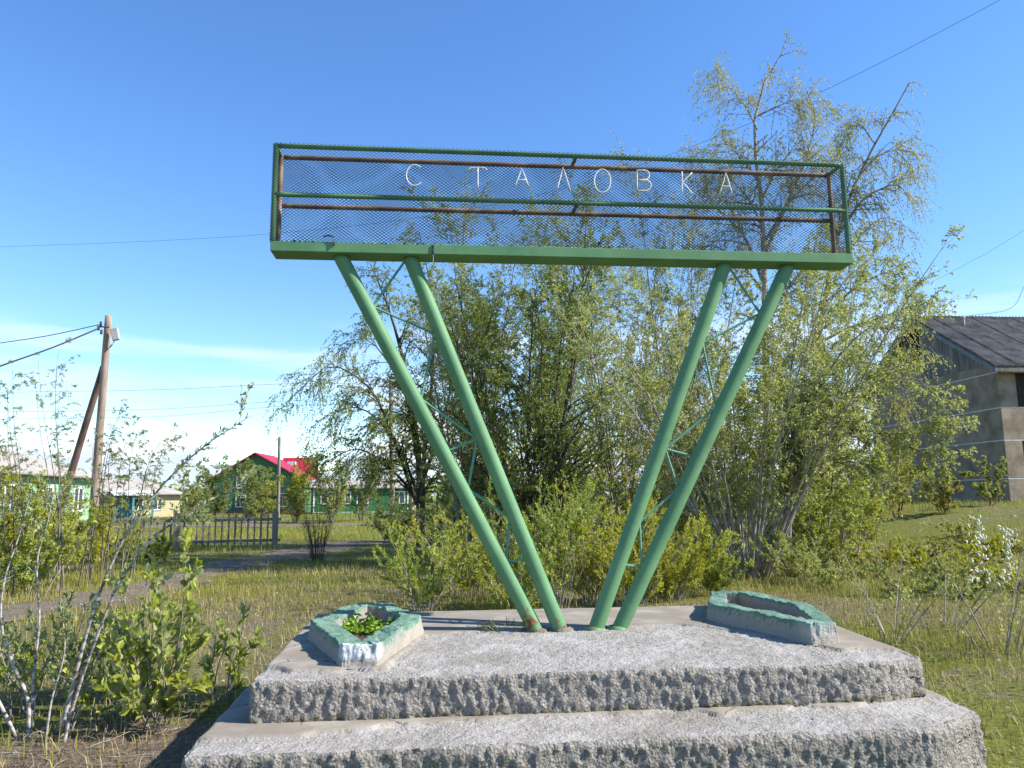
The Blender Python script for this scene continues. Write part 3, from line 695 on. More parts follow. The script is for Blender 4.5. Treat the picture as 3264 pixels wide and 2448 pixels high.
# cage frames
RP = 0.0185; YF = -DEP / 2 + 0.022; YK = YF + 0.198; XE = HALF - 0.012
ZM = G + 0 + at_y(1200, 437, YF)[2] - G; ZKM = at_y(1200, 461, YK)[2]
def pipe(name, a, c, mat, r=RP, sides=14, n=24):
    P = np.asarray(a, float) + (np.asarray(c, float) - np.asarray(a, float)) * np.linspace(0, 1, n)[:, None]
    V, F = tube(P, r, sides); part(name, V, F, mat, sign, True, {'rust': np.clip(0.12 + 0.25 * vnoise(V * 1.1, 4), 0, .3)})
XEF = XE; XER = XE - 0.03
for a, c in (((-XEF, YF, ZT), (XER + .02, YF, ZT)), ((-XEF, YF, ZM), (XER + .02, YF, ZM))): pipe('front_rail', a, c, M['paint'], n=60)
for x in (-XEF, XER + .02): pipe('front_upright', (x, YF, ZB - .004), (x, YF, ZT + RP * .7), M['paint'])
for a, c in (((-XEF, YK, ZT), (XER, YK, ZT)), ((-XEF, YK, ZKM), (XER, YK, ZKM))): pipe('back_rail', a, c, M['rust'], n=60)
for x in (-XEF, XER): pipe('back_upright', (x, YK - .02, ZB - .004), (x, YK - .02, ZT + RP * .7), M['rust'])
for x, z in ((-XEF, ZT), (XER + .01, ZT), (0.05, ZT), (0.05, (ZM + ZKM) / 2)): pipe('cross_tie', (x, YF, z), (x, YK, z), M['rust'] if abs(x) < 1 else M['paint'], .015, 10, 6)
# wire mesh: real wires along both diagonals, slightly slack
def wire_panel(o, ux, W, H, nrm, seed, pitch=0.033, rise=0.0238, r=0.0016):
    rng = np.random.default_rng(seed); Ps, o = [], np.asarray(o, float); up_ = np.array([0, 0, 1.0]); slope = rise / pitch
    N = 14; L = H / slope
    for sgn in (1, -1):
        c = np.arange(-L, W + L, pitch)
        for x0 in c:
            xa, xb = (x0, x0 + L) if sgn > 0 else (x0 + L, x0)
            t = np.linspace(0, 1, N); x = xa + (xb - xa) * t; z = H * t
            lo_t, hi_t = 0.0, 1.0
            # clip to 0..W
            tc = sorted([(0 - xa) / (xb - xa), (W - xa) / (xb - xa)]); lo_t, hi_t = max(0, tc[0]), min(1, tc[1])
            if hi_t - lo_t < 0.02: continue
            t = np.linspace(lo_t, hi_t, N); x = xa + (xb - xa) * t; z = H * t
            Ps.append(np.stack([x, z], -1))
    P = np.stack(Ps); flat = np.concatenate([P, np.zeros(P.shape[:2] + (1,))], -1)
    sl = fbm(flat * np.array([1.6, 2.2, 1]), 2, seed); edge = np.clip(np.minimum(np.minimum(P[..., 0], W - P[..., 0]), np.minimum(P[..., 1], H - P[..., 1])) / .12, 0, 1)
    dx = fbm(flat * np.array([1.1, 1.9, 1]), 2, seed + 5) * .004 * edge; dz = fbm(flat * np.array([1.3, 1.7, 1]), 2, seed + 9) * .004 * edge
    W3 = o + (P[..., :1] + dx[..., None]) * ux + (P[..., 1:] + dz[..., None]) * up_ + nrm * (sl * .012 * edge)[..., None]
    return tubes_arr(W3, np.full(W3.shape[:2], r), 3, caps=False)
UX = np.array([1.0, 0, 0]); UY = np.array([0, 1.0, 0])
z0 = ZB - 0.004; Hm = ZT + RP - z0
for nm, args in (('front_mesh', ((-XEF - RP, YF - RP - .002, z0), UX, XEF + XER + .02 + 2 * RP, Hm, -UY, 1)),
                 ('back_mesh', ((-XEF - RP, YK + RP + .002, z0), UX, XEF + XER + 2 * RP, Hm, UY, 2)),
                 ('end_mesh', ((-XEF - RP - .002, YF - RP, z0), UY, YK - YF + 2 * RP, Hm, -UX, 3)),
                 ('end_mesh', ((XER + .02 + RP + .002, YF - RP, z0), UY, YK - YF + 2 * RP, Hm, UX, 4))):
    V, F = wire_panel(*args); o = part(nm, V, F, M['wire'], sign); o['kind'] = 'stuff'
# letters bent from white rod, tied to the front mesh
def stroke_letter(ch, cx, y0, y1, wpx):
    Yl = YF - RP - 0.014
    def P(u, v): return at_y(cx + (u - .5) * wpx, y1 + (y0 - y1) * v, Yl)
    def arc(cu, cv, ru, rv, a0, a1, n=18): return [P(cu + ru * math.cos(a), cv + rv * math.sin(a)) for a in np.linspace(a0, a1, n)]
    pi = math.pi
    S = {'С': [arc(.55, .5, .5, .5, pi * .28, pi * 1.75, 26)],
         'Т': [[P(0, .9), P(.12, .985), P(.5, 1), P(.88, .985), P(1, .88)], [P(.5, 1), P(.5, 0)]],
         'А': [[P(0.05, 0), P(.5, 1), P(.95, 0)], [P(.2, .38), P(.8, .38)]],
         'Л': [[P(0.08, 0), P(.48, 1), P(.92, 0)]],
         'О': [arc(.5, .5, .5, .5, 0, 2 * pi, 34)],
         'В': [[P(0, 0), P(0, 1), P(.55, 1)] + arc(.55, .77, .33, .23, pi / 2, -pi / 2, 10) + [P(0.05, .52), P(.6, .52)] + arc(.6, .26, .4, .26, pi / 2, -pi / 2, 12) + [P(0, 0)]],
         'К': [[P(0, 0), P(0, 1)], [P(.9, .95), P(.05, .52), P(.95, 0)]]}[ch]
    vf = []
    for st in S:
        seg = [np.array(q) for q in st]; dense = []
        for a, c in zip(seg[:-1], seg[1:]):
            dense += [a + (c - a) * t for t in np.linspace(0, 1, 5)[:-1]]
        dense.append(seg[-1]); vf.append(tube(np.array(dense), 0.0058, 8))
    V, F = join(*vf); part('letter', V, F, M['letter'], sign, True)
for ch, cx, y0, y1, w in (('С', 894, 356, 401, 37), ('Т', 1032, 362, 408, 40), ('А', 1127, 364, 404, 34), ('Л', 1217, 362, 413, 36), ('О', 1301, 366, 416, 35), ('В', 1391, 368, 412, 30), ('К', 1485, 371, 418, 24), ('А', 1568, 374, 420, 31)):
    stroke_letter(ch, cx, y0, y1, w)

# ================================================================== RIGHT: derelict concrete-panel building
M['roughcast'] = varied('roughcast', (0.20, 0.155, 0.105), (0.35, 0.285, 0.205), 1.6, 0.95, 1.0, 38, dist=0.03)
M['joint'] = varied('joint_mortar', (0.5, 0.48, 0.44), (0.66, 0.64, 0.6), 6, 0.9)
M['slate'] = varied('roof_slate', (0.14, 0.122, 0.10), (0.29, 0.255, 0.215), 2.2, 0.85, 0.3, 30)
M['oldplank'] = varied('old_plank', (0.10, 0.098, 0.09), (0.25, 0.235, 0.21), 5, 0.9, 0.4, 40, (1, 1, .12))
M['bluegrey'] = varied('bluegrey_board', (0.12, 0.15, 0.165), (0.2, 0.23, 0.24), 6, 0.85)
M['darkboard'] = varied('dark_board', (0.02, 0.014, 0.012), (0.06, 0.04, 0.033), 9, 0.9)
M['interior'] = varied('dark_interior', (0.008, 0.008, 0.009), (0.02, 0.02, 0.02), 4, 1.0)
BX, BY, BZ = 21.3, 22.7, 1.1; BL, BWd = 11.0, 9.2
bld = root('abandoned_building', 'derelict grey concrete panel building with corrugated slate roof and white joints', 'building', (BX, BY, BZ))
ZJ = [2.22, 3.73, 5.03, 6.46]; EAVE = 6.85; RIDGE = 9.75
V, F = box(BX + .12, BX + BL, BY + .12, BY + BWd - .12, BZ - .5, EAVE - .03); part('wall', V, F, M['interior'], bld)
rowsz = [BZ - .45] + ZJ + [EAVE - .02]; jt = 0.022
wins = [(BX + 0.76, BX + 2.1), (BX + 4.2, BX + 5.5), (BX + 7.6, BX + 8.9)]
winrows = {1: True, 3: True}
for k in range(5):
    za, zb = rowsz[k] + (jt if k else 0), rowsz[k + 1] - (jt if k < 4 else 0)
    # gable wall panels
    for a, c in ((BY + .121, BY + 4.58), (BY + 4.62, BY + BWd)):
        V, F = bevel_box(BX, BX + .119, a, c, za, zb, .012); part('wall_panel', V, F, M['roughcast'], bld)
    # long wall panels, split at the windows where there are any
    if k in winrows:
        xs = [BX] + [q for w in wins for q in w] + [BX + BL]; segs = [(xs[i], xs[i + 1]) for i in range(0, len(xs), 2)]
    else: segs = [(BX, BX + 3.4), (BX + 3.44, BX + 6.7), (BX + 6.74, BX + BL)]
    for a, c in segs:
        V, F = bevel_box(a, c, BY, BY + .119, za, zb, .012); part('wall_panel', V, F, M['roughcast'], bld)
    if k in winrows:
        for a, c in wins:
            V, F = join(box(a, a + .07, BY + .05, BY + .118, za, zb), box(c - .07, c, BY + .05, BY + .118, za, zb), box(a + .07, c - .07, BY + .05, BY + .118, zb - .07, zb), box(a + .07, c - .07, BY + .05, BY + .118, za, za + .07))
            wo = part('window', V, F, M['darkboard'], bld)
            nb = 6
            for i in range(nb):
                x0 = a + .07 + (c - a - .14) * i / nb; V, F = box(x0 + .006, x0 + (c - a - .14) / nb - .006, BY + .085, BY + .11, za + .07, zb - .07); part('board', V, F, M['darkboard'], wo)
for z in ZJ:
    V, F = box(BX + .006, BX + .1, BY + .1, BY + BWd - .01, z - jt + .001, z + jt - .001); part('joint', V, F, M['joint'], bld)
    xs = [BX + .006, BX + BL - .01]
    V, F = box(*xs, BY + .006, BY + .099, z - jt + .001, z + jt - .001); part('joint', V, F, M['joint'], bld)
# gable: vertical weathered planks, one by one
ymid = BY + BWd / 2; slope = (RIDGE - EAVE) / (BWd / 2)
npl = 54; pw = (BWd - .1) / npl
for i in range(npl):
    y0_ = BY + .05 + i * pw + .006; y1_ = y0_ + pw - .012
    t0 = RIDGE - .06 - abs(y0_ - ymid) * slope; t1 = RIDGE - .06 - abs(y1_ - ymid) * slope
    if min(t0, t1) < EAVE + .03: continue
    if 29 <= i <= 31 and True: hole = EAVE + 1.15
    else: hole = None
    dx = RNG.uniform(-.008, .008); x0_, x1_ = BX + .03 + dx, BX + .055 + dx
    def pl_(za, zb0, zb1):
        V = np.array([[x0_, y0_, za], [x1_, y0_, za], [x1_, y1_, za], [x0_, y1_, za], [x0_, y0_, zb0], [x1_, y0_, zb0], [x1_, y1_, zb1], [x0_, y1_, zb1]]); part('plank', V, BOXF, M['oldplank'], bld)
    if i in (28, 29, 30, 31): pl_(EAVE - .01, EAVE + .75, EAVE + .75)
    else: pl_(EAVE - .01, t0, t1)
V = np.array([[BX + .30, BY + .1, EAVE], [BX + .30, BY + BWd - .1, EAVE], [BX + .30, ymid, RIDGE - .1]]); V2 = V + np.array([.05, 0, 0])
part('attic_wall', np.concatenate([V, V2]), [np.array([[0, 2, 1], [3, 4, 5]]), np.array([[0, 1, 4, 3], [1, 2, 5, 4], [2, 0, 3, 5]])], M['interior'], bld)
# roof: corrugated sheets, one by one, overlapping
OV = .45
def sheet_mesh(wd, ln, name):
    nx, ny = 49, 2; x = np.linspace(0, wd, nx); A, B = np.meshgrid(x, np.linspace(0, ln, ny)); zz = .04 * np.cos(A / .1767 * 2 * np.pi)
    top = np.stack([A, B, zz + .01], -1).reshape(-1, 3); bot = top - np.array([0, 0, .012]); I = np.arange(nx * ny).reshape(ny, nx); q = np.stack([I[:-1, :-1], I[:-1, 1:], I[1:, 1:], I[1:, :-1]], -1).reshape(-1, 4); k = nx * ny
    e = [np.stack([I[0, :-1], I[0, :-1] + k, I[0, 1:] + k, I[0, 1:]], -1), np.stack([I[-1, 1:], I[-1, 1:] + k, I[-1, :-1] + k, I[-1, :-1]], -1)]
    return mk_mesh(name, np.concatenate([top, bot]), np.concatenate([q, q[:, ::-1] + k] + e), M['slate'], True)
run = BWd / 2 + OV; sl_len = math.hypot(run, run * slope); nrow = 4; ln = sl_len / nrow + .12; wd = 1.06
SHEET = sheet_mesh(wd, ln, 'roof_sheet'); ang = math.atan(slope)
for side in (0, 1):
    for rI in range(nrow):
        for cI in range(12):
            o = link('roof_sheet', SHEET, bld)
            d = rI * (ln - .12); yy = d * math.cos(ang); zz = d * math.sin(ang)
            xloc = -OV + cI * 1.01 + RNG.uniform(-.008, .008)
            if side == 0:
                o.location = (xloc, -OV + yy, EAVE - OV * slope + zz - BZ + .05 - rI * .0 + .012 * (cI % 2))
                o.rotation_euler = (ang + .006 - .004, RNG.uniform(-.006, .006), RNG.uniform(-.004, .004))
            else:
                o.location = (xloc + wd, BWd + OV - yy, EAVE - OV * slope + zz - BZ + .05 + .012 * (cI % 2))
                o.rotation_euler = (ang + .002, 0, math.pi)
V, F = tube([(BX - OV, ymid, RIDGE + .07), (BX + BL, ymid, RIDGE + .07)], .07, 10); part('ridge_cap', V, F, M['slate'], bld, True)
for sgn in (-1, 1):
    ye = ymid + sgn * (BWd / 2 + OV); ze = EAVE - OV * slope
    a = np.array([BX - OV + .03, ye, ze - .02]); c = np.array([BX - OV + .03, ymid, RIDGE - .02])
    V = np.array([a + [0, 0, -.2], a + [.04, 0, -.2], c + [.04, 0, -.2], c + [0, 0, -.2], a, a + [.04, 0, 0], c + [.04, 0, 0], c])
    part('rake_board', V, BOXF, M['bluegrey'], bld)
    y_in = ymid + sgn * BWd / 2
    V = np.array([[BX - OV + .08, y_in, EAVE - .02], [BX + BL, y_in, EAVE - .02], [BX + BL, ye, ze - .02], [BX - OV + .08, ye, ze - .02]]); V = np.concatenate([V, V + [0, 0, .015]])
    part('soffit', V, BOXF, M['oldplank'], bld)
    V, F = box(BX - OV + .08, BX + BL, min(ye, ye - sgn * .03), max(ye, ye - sgn * .03), ze - .16, ze - .001); part('fascia', V, F, M['oldplank'], bld)
q = at_D(2152, 701, 34)
V, F = join(tube([(BX + 1.5, ymid - 1.0, RIDGE - .75), (BX + 1.5, ymid - 1.0, RIDGE - .2)], .02, 8), tube([(BX + 1.5, ymid - 1.0, RIDGE - .22), (BX + 1.5, ymid - 1.0, RIDGE - .10)], .05, 8)); part('insulator', V, F, M['letter'], bld, True)
SVC = np.array([BX + 1.5, ymid - 1.0, RIDGE - .12])

# ================================================================== LEFT: houses beyond the road
M['wall_green'] = varied('green_wall', (0.045, 0.12, 0.06), (0.08, 0.175, 0.09), 1.0, 0.85, 0.25, 9, (.3, .3, 8))
M['wall_palegreen'] = varied('pale_green_wall', (0.19, 0.34, 0.20), (0.28, 0.43, 0.27), 1.0, 0.85, 0.2, 8, (.3, .3, 6))
M['wall_emerald'] = varied('emerald_wall', (0.02, 0.10, 0.035), (0.045, 0.165, 0.06), 1.2, 0.8, 0.4, 11, (3, 3, .3))
M['wall_yellow'] = varied('yellow_wall', (0.40, 0.33, 0.17), (0.52, 0.45, 0.27), 1.0, 0.9, 0.2, 9)
M['wall_cream'] = varied('cream_wall', (0.5, 0.36, 0.2), (0.68, 0.55, 0.37), 1.0, 0.9, 0.2, 9)
M['roof_pale'] = varied('pale_roof', (0.27, 0.24, 0.205), (0.42, 0.38, 0.33), 1.4, 0.85, 0.4, 7, (1, 6, 1))
M['roof_red'] = varied('red_roof', (0.30, 0.012, 0.022), (0.40, 0.022, 0.038), 0.8, 0.45, 0.3, 5, (6, .4, .4))
M['white'] = varied('white_paint', (0.68, 0.68, 0.66), (0.82, 0.82, 0.8), 4, 0.6)
M['brickred'] = varied('brick_plinth', (0.22, 0.08, 0.05), (0.34, 0.14, 0.09), 6, 0.9)
M['teal'] = varied('teal_paint', (0.02, 0.16, 0.2), (0.05, 0.26, 0.31), 3, 0.7)
M['greywhite'] = varied('render_grey', (0.38, 0.36, 0.34), (0.5, 0.48, 0.45), 3, 0.9)
mt, nt, b = nodes_of('pane_glass'); b.inputs['Base Color'].default_value = (0.05, 0.065, 0.08, 1); b.inputs['Roughness'].default_value = 0.08; M['glass'] = mt
Zv = np.array([0, 0, 1.0])
def slab(pts, th, nrm=None):
    """thick polygon"""
    P = np.asarray(pts, float); n = unit(np.cross(P[1] - P[0], P[2] - P[0])) if nrm is None else nrm; k = len(P)
    V = np.concatenate([P, P - n * th]); sides = np.array([[i, i + k, (i + 1) % k + k, (i + 1) % k] for i in range(k)])
    return V, [np.array([list(range(k))]), np.array([list(range(2 * k - 1, k - 1, -1))]), sides]
def window(parent, o, ux, uy, xc, z0, w, h, panes=2, frame='white'):
    """white framed window standing proud of a wall whose outward normal is -uy"""
    t = .09; parts = [frame_box(o, ux, uy, xc - w / 2, xc - w / 2 + t, -.06, .02, z0, z0 + h), frame_box(o, ux, uy, xc + w / 2 - t, xc + w / 2, -.06, .02, z0, z0 + h),
             frame_box(o, ux, uy, xc - w / 2 + t, xc + w / 2 - t, -.06, .02, z0 + h - t, z0 + h), frame_box(o, ux, uy, xc - w / 2 + t, xc + w / 2 - t, -.075, .02, z0, z0 + t)]
    for i in range(1, panes): xm = xc - w / 2 + w * i / panes; parts.append(frame_box(o, ux, uy, xm - .035, xm + .035, -.055, .02, z0 + t, z0 + h - t))
    V, F = join(*parts); wo = part('window', V, F, M[frame], parent)
    for i in range(panes):
        xa = xc - w / 2 + w * i / panes + .05; xb = xc - w / 2 + w * (i + 1) / panes - .05
        V, F = frame_box(o, ux, uy, xa, xb, -.03, -.012, z0 + t * .9, z0 + h - t * .9); part('pane', V, F, M['glass'], wo)
    return wo
def axis(a, c):
    d = c - a; d[2] = 0; ux = unit(d); uy = np.array([-ux[1], ux[0], 0]); return ux, uy, float(np.linalg.norm(d))

# pale-roofed green house at the far left
a = at_D(-330, 1000, 24); c = at_D(214, 1030, 41); ux, uy, Lh = axis(a.copy(), c.copy()); o = np.array([a[0], a[1], 0.0]); Wd = 8.0; ev = 3.0
h1 = root('long_house', 'low pale green house with whitish slate hip roof behind the yellow thicket', 'house', o)
V, F = frame_box(o, ux, uy, 0, Lh, 0, Wd, -.1, ev); part('wall', V, F, M['wall_palegreen'], h1)
e = .45; rz = ev + 1.55
P = lambda x, y, z: o + ux * x + uy * y + Zv * z
V, F = join(slab([P(-e, -e, ev - .1), P(Lh + e, -e, ev - .1), P(Lh - 3.2, Wd / 2, rz), P(2, Wd / 2, rz)], .07), slab([P(Lh + e, -e, ev - .1), P(Lh + e, Wd + e, ev - .1), P(Lh - 3.2, Wd / 2, rz)], .07),
            slab([P(Lh + e, Wd + e, ev - .1), P(-e, Wd + e, ev - .1), P(2, Wd / 2, rz), P(Lh - 3.2, Wd / 2, rz)], .07))
part('roof', V, F, M['roof_pale'], h1)
HOUSE_END = P(2.0, 2.0, 3.80)
V, F = frame_box(o, ux, uy, -.02, Lh + .02, -.04, -.003, -.05, .5); part('base_course', V, F, M['wall_yellow'], h1)
for xw in (Lh - 2.2, Lh - 5.2, Lh - 8.2, Lh - 11.2): window(h1, o, ux, uy, xw, 1.15, 1.0, 1.25)

# low yellow house with teal porch
a = at_D(215, 1100, 66); c = at_D(388, 1100, 70); ux, uy, Lh = axis(a.copy(), c.copy()); gz = .38; o = np.array([a[0], a[1], gz]); ev = 2.05; Wd = 7
h2 = root('yellow_house', 'low yellow house with whitish roof and teal porch beyond the picket fence', 'house', o)
P = lambda x, y, z: o + ux * x + uy * y + Zv * z
V, F = frame_box(o, ux, uy, 0, Lh, 0, Wd, -.6, ev); part('wall', V, F, M['wall_yellow'], h2)
V, F = join(slab([P(-2, -.5, ev - .05), P(Lh + .5, -.5, ev - .05), P(Lh - 2.6, Wd / 2, 3.45), P(-2, Wd / 2, 3.45)], .08), slab([P(Lh + .5, -.5, ev - .05), P(Lh + .5, Wd + .5, ev - .05), P(Lh - 2.6, Wd / 2, 3.45)], .08), slab([P(Lh + .5, Wd + .5, ev - .05), P(-2, Wd + .5, ev - .05), P(-2, Wd / 2, 3.45), P(Lh - 2.6, Wd / 2, 3.45)], .08)); part('roof', V, F, M['roof_pale'], h2)
V, F = join(slab([P(.6, -2.2, ev - .1), P(4.0, -2.2, ev - .1), P(4.0, -.1, ev + .25), P(.6, -.1, ev + .25)], .1)); po = part('porch_roof', V, F, M['white'], h2)
for x in (.8, 2.2, 3.8):
    V, F = frame_box(o, ux, uy, x - .07, x + .07, -2.0, -1.86, -.3, ev - .12); part('porch_post', V, F, M['teal'], h2)
V, F = frame_box(o, ux, uy, .9, 2.6, -.05, -.003, -.2, 1.75); part('door', V, F, M['teal'], h2)
window(h2, o, ux, uy, Lh - 1.9, .55, .8, 1.1); window(h2, o, ux, uy, Lh - 3.5, .55, .8, 1.1)

# two-storey green house with the red roof
D0 = 82; a = at_D(452, 1105, D0); c = at_D(655, 1105, D0); ux, uy, Lh = axis(a.copy(), c.copy()); gz = .45; o = np.array([a[0], a[1], gz])
h3 = root('red_roof_house', 'two storey green wooden house with bright red gable roof', 'house', o)
ev = 3.55; ap = 6.35; mid = Lh * .475; Wd = 6.5; P = lambda x, y, z: o + ux * x + uy * y + Zv * z
V = np.array([P(0, 0, -.5), P(Lh, 0, -.5), P(Lh, 0, ev), P(mid, 0, ap), P(0, 0, ev), P(0, Wd, -.5), P(Lh, Wd, -.5), P(Lh, Wd, ev), P(mid, Wd, ap), P(0, Wd, ev)])
part('wall', V, [np.array([[0, 1, 2, 3, 4], [9, 8, 7, 6, 5]]), np.array([[1, 6, 7, 2], [5, 0, 4, 9], [0, 5, 6, 1]])], M['wall_green'], h3)
k1 = (ap - ev) / mid; k2 = (ap - ev) / (Lh - mid); q = .55
V, F = join(slab([P(-q, -q, ev - q * k1 + .06), P(mid, -q, ap + .06), P(mid, Wd, ap + .06), P(-q, Wd, ev - q * k1 + .06)], .1), slab([P(mid, -q, ap + .06), P(Lh + q, -q, ev - q * k2 + .06), P(Lh + q, Wd, ev - q * k2 + .06), P(mid, Wd, ap + .06)], .1)); part('roof', V, F, M['roof_red'], h3)
# rear wing, its ridge running on to the right and projecting over its end wall
rx = 7.95; V, F = join(slab([P(mid - .2, Wd + 4.2, ap + .1), P(mid - .2, Wd - .4, ev - .3), P(rx - .1, Wd - .4, ev - .3), P(rx + .75, Wd + 4.2, ap + .1)], .1), slab([P(rx + .75, Wd + 4.2, ap + .1), P(rx - .1, Wd + 8.8, ev - .3), P(mid - .2, Wd + 8.8, ev - .3), P(mid - .2, Wd + 4.2, ap + .1)], .1)); part('wing_roof', V, F, M['roof_red'], h3)
V, F = frame_box(o, ux, uy, mid, rx - .5, Wd, Wd + 8.2, -.5, ev - .25); part('wing_wall', V, F, M['wall_palegreen'], h3)
xw = Lh + .1; V, F = frame_box(o, ux, uy, Lh + .02, Lh + 3.6, Wd - 2.6, Wd - .05, -.5, 2.35); part('annex', V, F, M['wall_cream'], h3)
V, F = join(slab([P(Lh + .02, Wd - 2.9, 2.36), P(Lh + 3.8, Wd - 2.9, 2.36), P(Lh + 3.8, Wd - .1, 2.9), P(Lh + .02, Wd - .1, 2.9)], .08)); part('annex_roof', V, F, M['roof_pale'], h3)
window(h3, o, ux, uy, Lh * .33, 2.6, 1.1, 1.3); window(h3, o, ux, uy, Lh * .33, .6, 1.1, 1.3); window(h3, o, ux, uy, Lh * .78, .6, 1.0, 1.2)
V, F = frame_box(o, ux, uy, -.03, Lh + .03, -.12, -.003, -.5, .22); part('base_course', V, F, M['brickred'], h3)
V, F = frame_box(o, ux, uy, Lh * .42, Lh + .1, -1.3, -.13, 1.95, 2.03); part('canopy', V, F, M['greywhite'], h3)
V, F = frame_box(o, ux, uy, Lh * .47, Lh * .56, -.05, -.003, .22, 1.9); part('door', V, F, M['brickred'], h3)
for x, y, hh in ((mid + 1.2, Wd + 3.1, .22), (mid + 2.7, Wd + .9, .22)):
    zz = ev - .3 + (y - Wd + .4) / 4.6 * (ap - ev + .4); V, F = frame_box(o, ux, uy, x - .45, x + .45, y - .5, y + .5, zz - .3, zz + hh); part('roof_vent', V, F, M['white'], h3)

# long dark green shed
D0 = 74; a = at_D(676, 1104, D0); c = at_D(915, 1104, D0 + 3); ux, uy, Lh = axis(a.copy(), c.copy()); gz = .50; o = np.array([a[0], a[1], gz]); ev = 2.4; Wd = 6; P = lambda x, y, z: o + ux * x + uy * y + Zv * z
h4 = root('green_shed', 'long single storey emerald plank building with white framed windows', 'house', o)
V, F = frame_box(o, ux, uy, 0, Lh, 0, Wd, -.6, ev); part('wall', V, F, M['wall_emerald'], h4)
V, F = join(slab([P(-.4, -.45, ev), P(Lh + .4, -.45, ev), P(Lh + .4, Wd / 2, ev + .85), P(-.4, Wd / 2, ev + .85)], .1), slab([P(Lh + .4, Wd + .4, ev), P(-.4, Wd + .4, ev), P(-.4, Wd / 2, ev + .85), P(Lh + .4, Wd / 2, ev + .85)], .1)); part('roof', V, F, M['roof_pale'], h4)
for x in (1.25, 3.0, 4.7, 8.3): window(h4, o, ux, uy, x, .78, 1.15, 1.25, 2)
for x in (.06, Lh - 1.6): V, F = frame_box(o, ux, uy, x - .06, x + .06, -.05, -.003, -.4, ev - .02); part('corner_board', V, F, M['white'], h4)
V, F = frame_box(o, ux, uy, -.02, Lh + .02, -.08, -.051, -.5, .08); part('base_course', V, F, M['wall_palegreen'], h4)
V, F = frame_box(o, ux, uy, Lh - 1.2, Lh - .3, -.05, -.003, -.1, 1.9); part('door', V, F, M['wall_cream'], h4)

# red kiosk glimpsed between the trunks
a = at_D(1168, 1090, 58); c = at_D(1236, 1090, 58); ux, uy, Lh = axis(a.copy(), c.copy()); o = np.array([a[0], a[1], float(terrain(a[0], a[1]))]); P = lambda x, y, z: o + ux * x + uy * y + Zv * z
kz = root('kiosk', 'small red walled kiosk half hidden behind the tree trunks', 'kiosk', o)
V, F = frame_box(o, ux, uy, 0, Lh, 0, 2.4, -.3, 2.4); part('wall', V, F, M['roof_red'], kz)
V, F = slab([P(-.2, -.3, 2.45), P(Lh + .2, -.3, 2.45), P(Lh + .2, 2.6, 2.75), P(-.2, 2.6, 2.75)], .1); part('roof', V, F, M['greywhite'], kz); window(kz, o, ux, uy, Lh * .6, .9, .9, .9)

# ================================================================== poles and wires
M['polewood'] = varied('pole_wood', (0.20, 0.145, 0.11), (0.38, 0.29, 0.23), 2.0, 0.9, 0.5, 20, (2, 2, .25))
M['brace'] = varied('brace_wood', (0.09, 0.055, 0.045), (0.19, 0.12, 0.095), 2.0, 0.9, 0.5, 20, (2, 2, .25))
M['greywood'] = varied('grey_wood', (0.13, 0.112, 0.09), (0.28, 0.245, 0.20), 3, 0.95, 0.5, 30, (2, 2, .3))
M['cable'] = varied('cable', (0.02, 0.02, 0.022), (0.04, 0.04, 0.045), 5, 0.7)
def log(a, c, r0, r1, n=24, seed=0):
    P = np.asarray(a) + (np.asarray(c) - np.asarray(a)) * np.linspace(0, 1, n)[:, None]
    P = P + .012 * np.stack([vnoise(P * .8, seed), vnoise(P * .8, seed + 4), 0 * P[:, 0]], -1); return tube(P, np.linspace(r0, r1, n), 14)
g0 = ground_D(203, 29.5); top = at_D(235, 682, 29.5)
pole = root('utility_pole', 'tall weathered wooden utility pole with brace and white lamp', 'utility pole', g0)
V, F = log(g0 - [0, 0, .3], top, .165, .125); part('shaft', V, F, M['polewood'], pole, True)
bt = at_D(223, 792, 29.6); bb = ground_D(112, 30.6); V, F = log(bb - [0, 0, .3], bt, .145, .115, seed=9); part('brace', V, F, M['brace'], pole, True)
lp = at_D(249, 722, 29.3); V, F = bevel_box(-.14, .14, -.06, .06, -.25, .25, .03); Rm = np.array(Matrix.Rotation(math.radians(-14), 3, 'Y')) ; V = V @ Rm.T + lp
lamp = part('lamp', V, F, M['greywhite'], pole); V, F = tube([lp + [-.02, 0, -.28], lp + [-.12, 0, -.45], at_D(237, 750, 29.4)], .03, 8); part('lamp_bracket', V, F, M['greywhite'], pole, True)
ins = at_D(221, 706, 29.3)
for dz, dx in ((.12, -.06), (-.05, -.14), (-.2, -.02)):
    V, F = tube(np.array([[0, 0, -.09], [0, 0, -.05], [0, 0, .0], [0, 0, .05], [0, 0, .09]]) + ins + [dx, 0, dz], [.03, .055, .035, .055, .03], 10); part('insulator', V, F, M['darkmetal'], pole, True)
V, F = tube([ins + [-.1, 0, 0], at_D(236, 706, 29.4)], .03, 8); part('bracket', V, F, M['darkmetal'], pole, True)
def cable(label, pts, r, group, n=40, ext=(0, 0)):
    pts = [np.asarray(q, float) for q in pts]
    if ext[0]: pts = [pts[0] + (pts[0] - pts[1]) * ext[0]] + pts
    if ext[1]: pts = pts + [pts[-1] + (pts[-1] - pts[-2]) * ext[1]]
    V, F = tube(smooth_path(np.array(pts), n), r, 6); o = link('power_cable', mk_mesh('power_cable', V, F, M['cable'], True)); return tag(o, label, 'cable', group)
cable('thick dark cable sagging steeply from the braced utility pole', [ins + [-.1, 0, -.05], at_D(110, 752, 27.5), at_D(0, 791, 26), HOUSE_END], .032, 'cables on the braced pole')
cable('thin cable running nearly level from the braced utility pole', [ins + [-.05, 0, .1], at_D(110, 724, 30), at_D(0, 741, 31), at_D(-220, 770, 33)], .016, 'cables on the braced pole', ext=(0, 4))
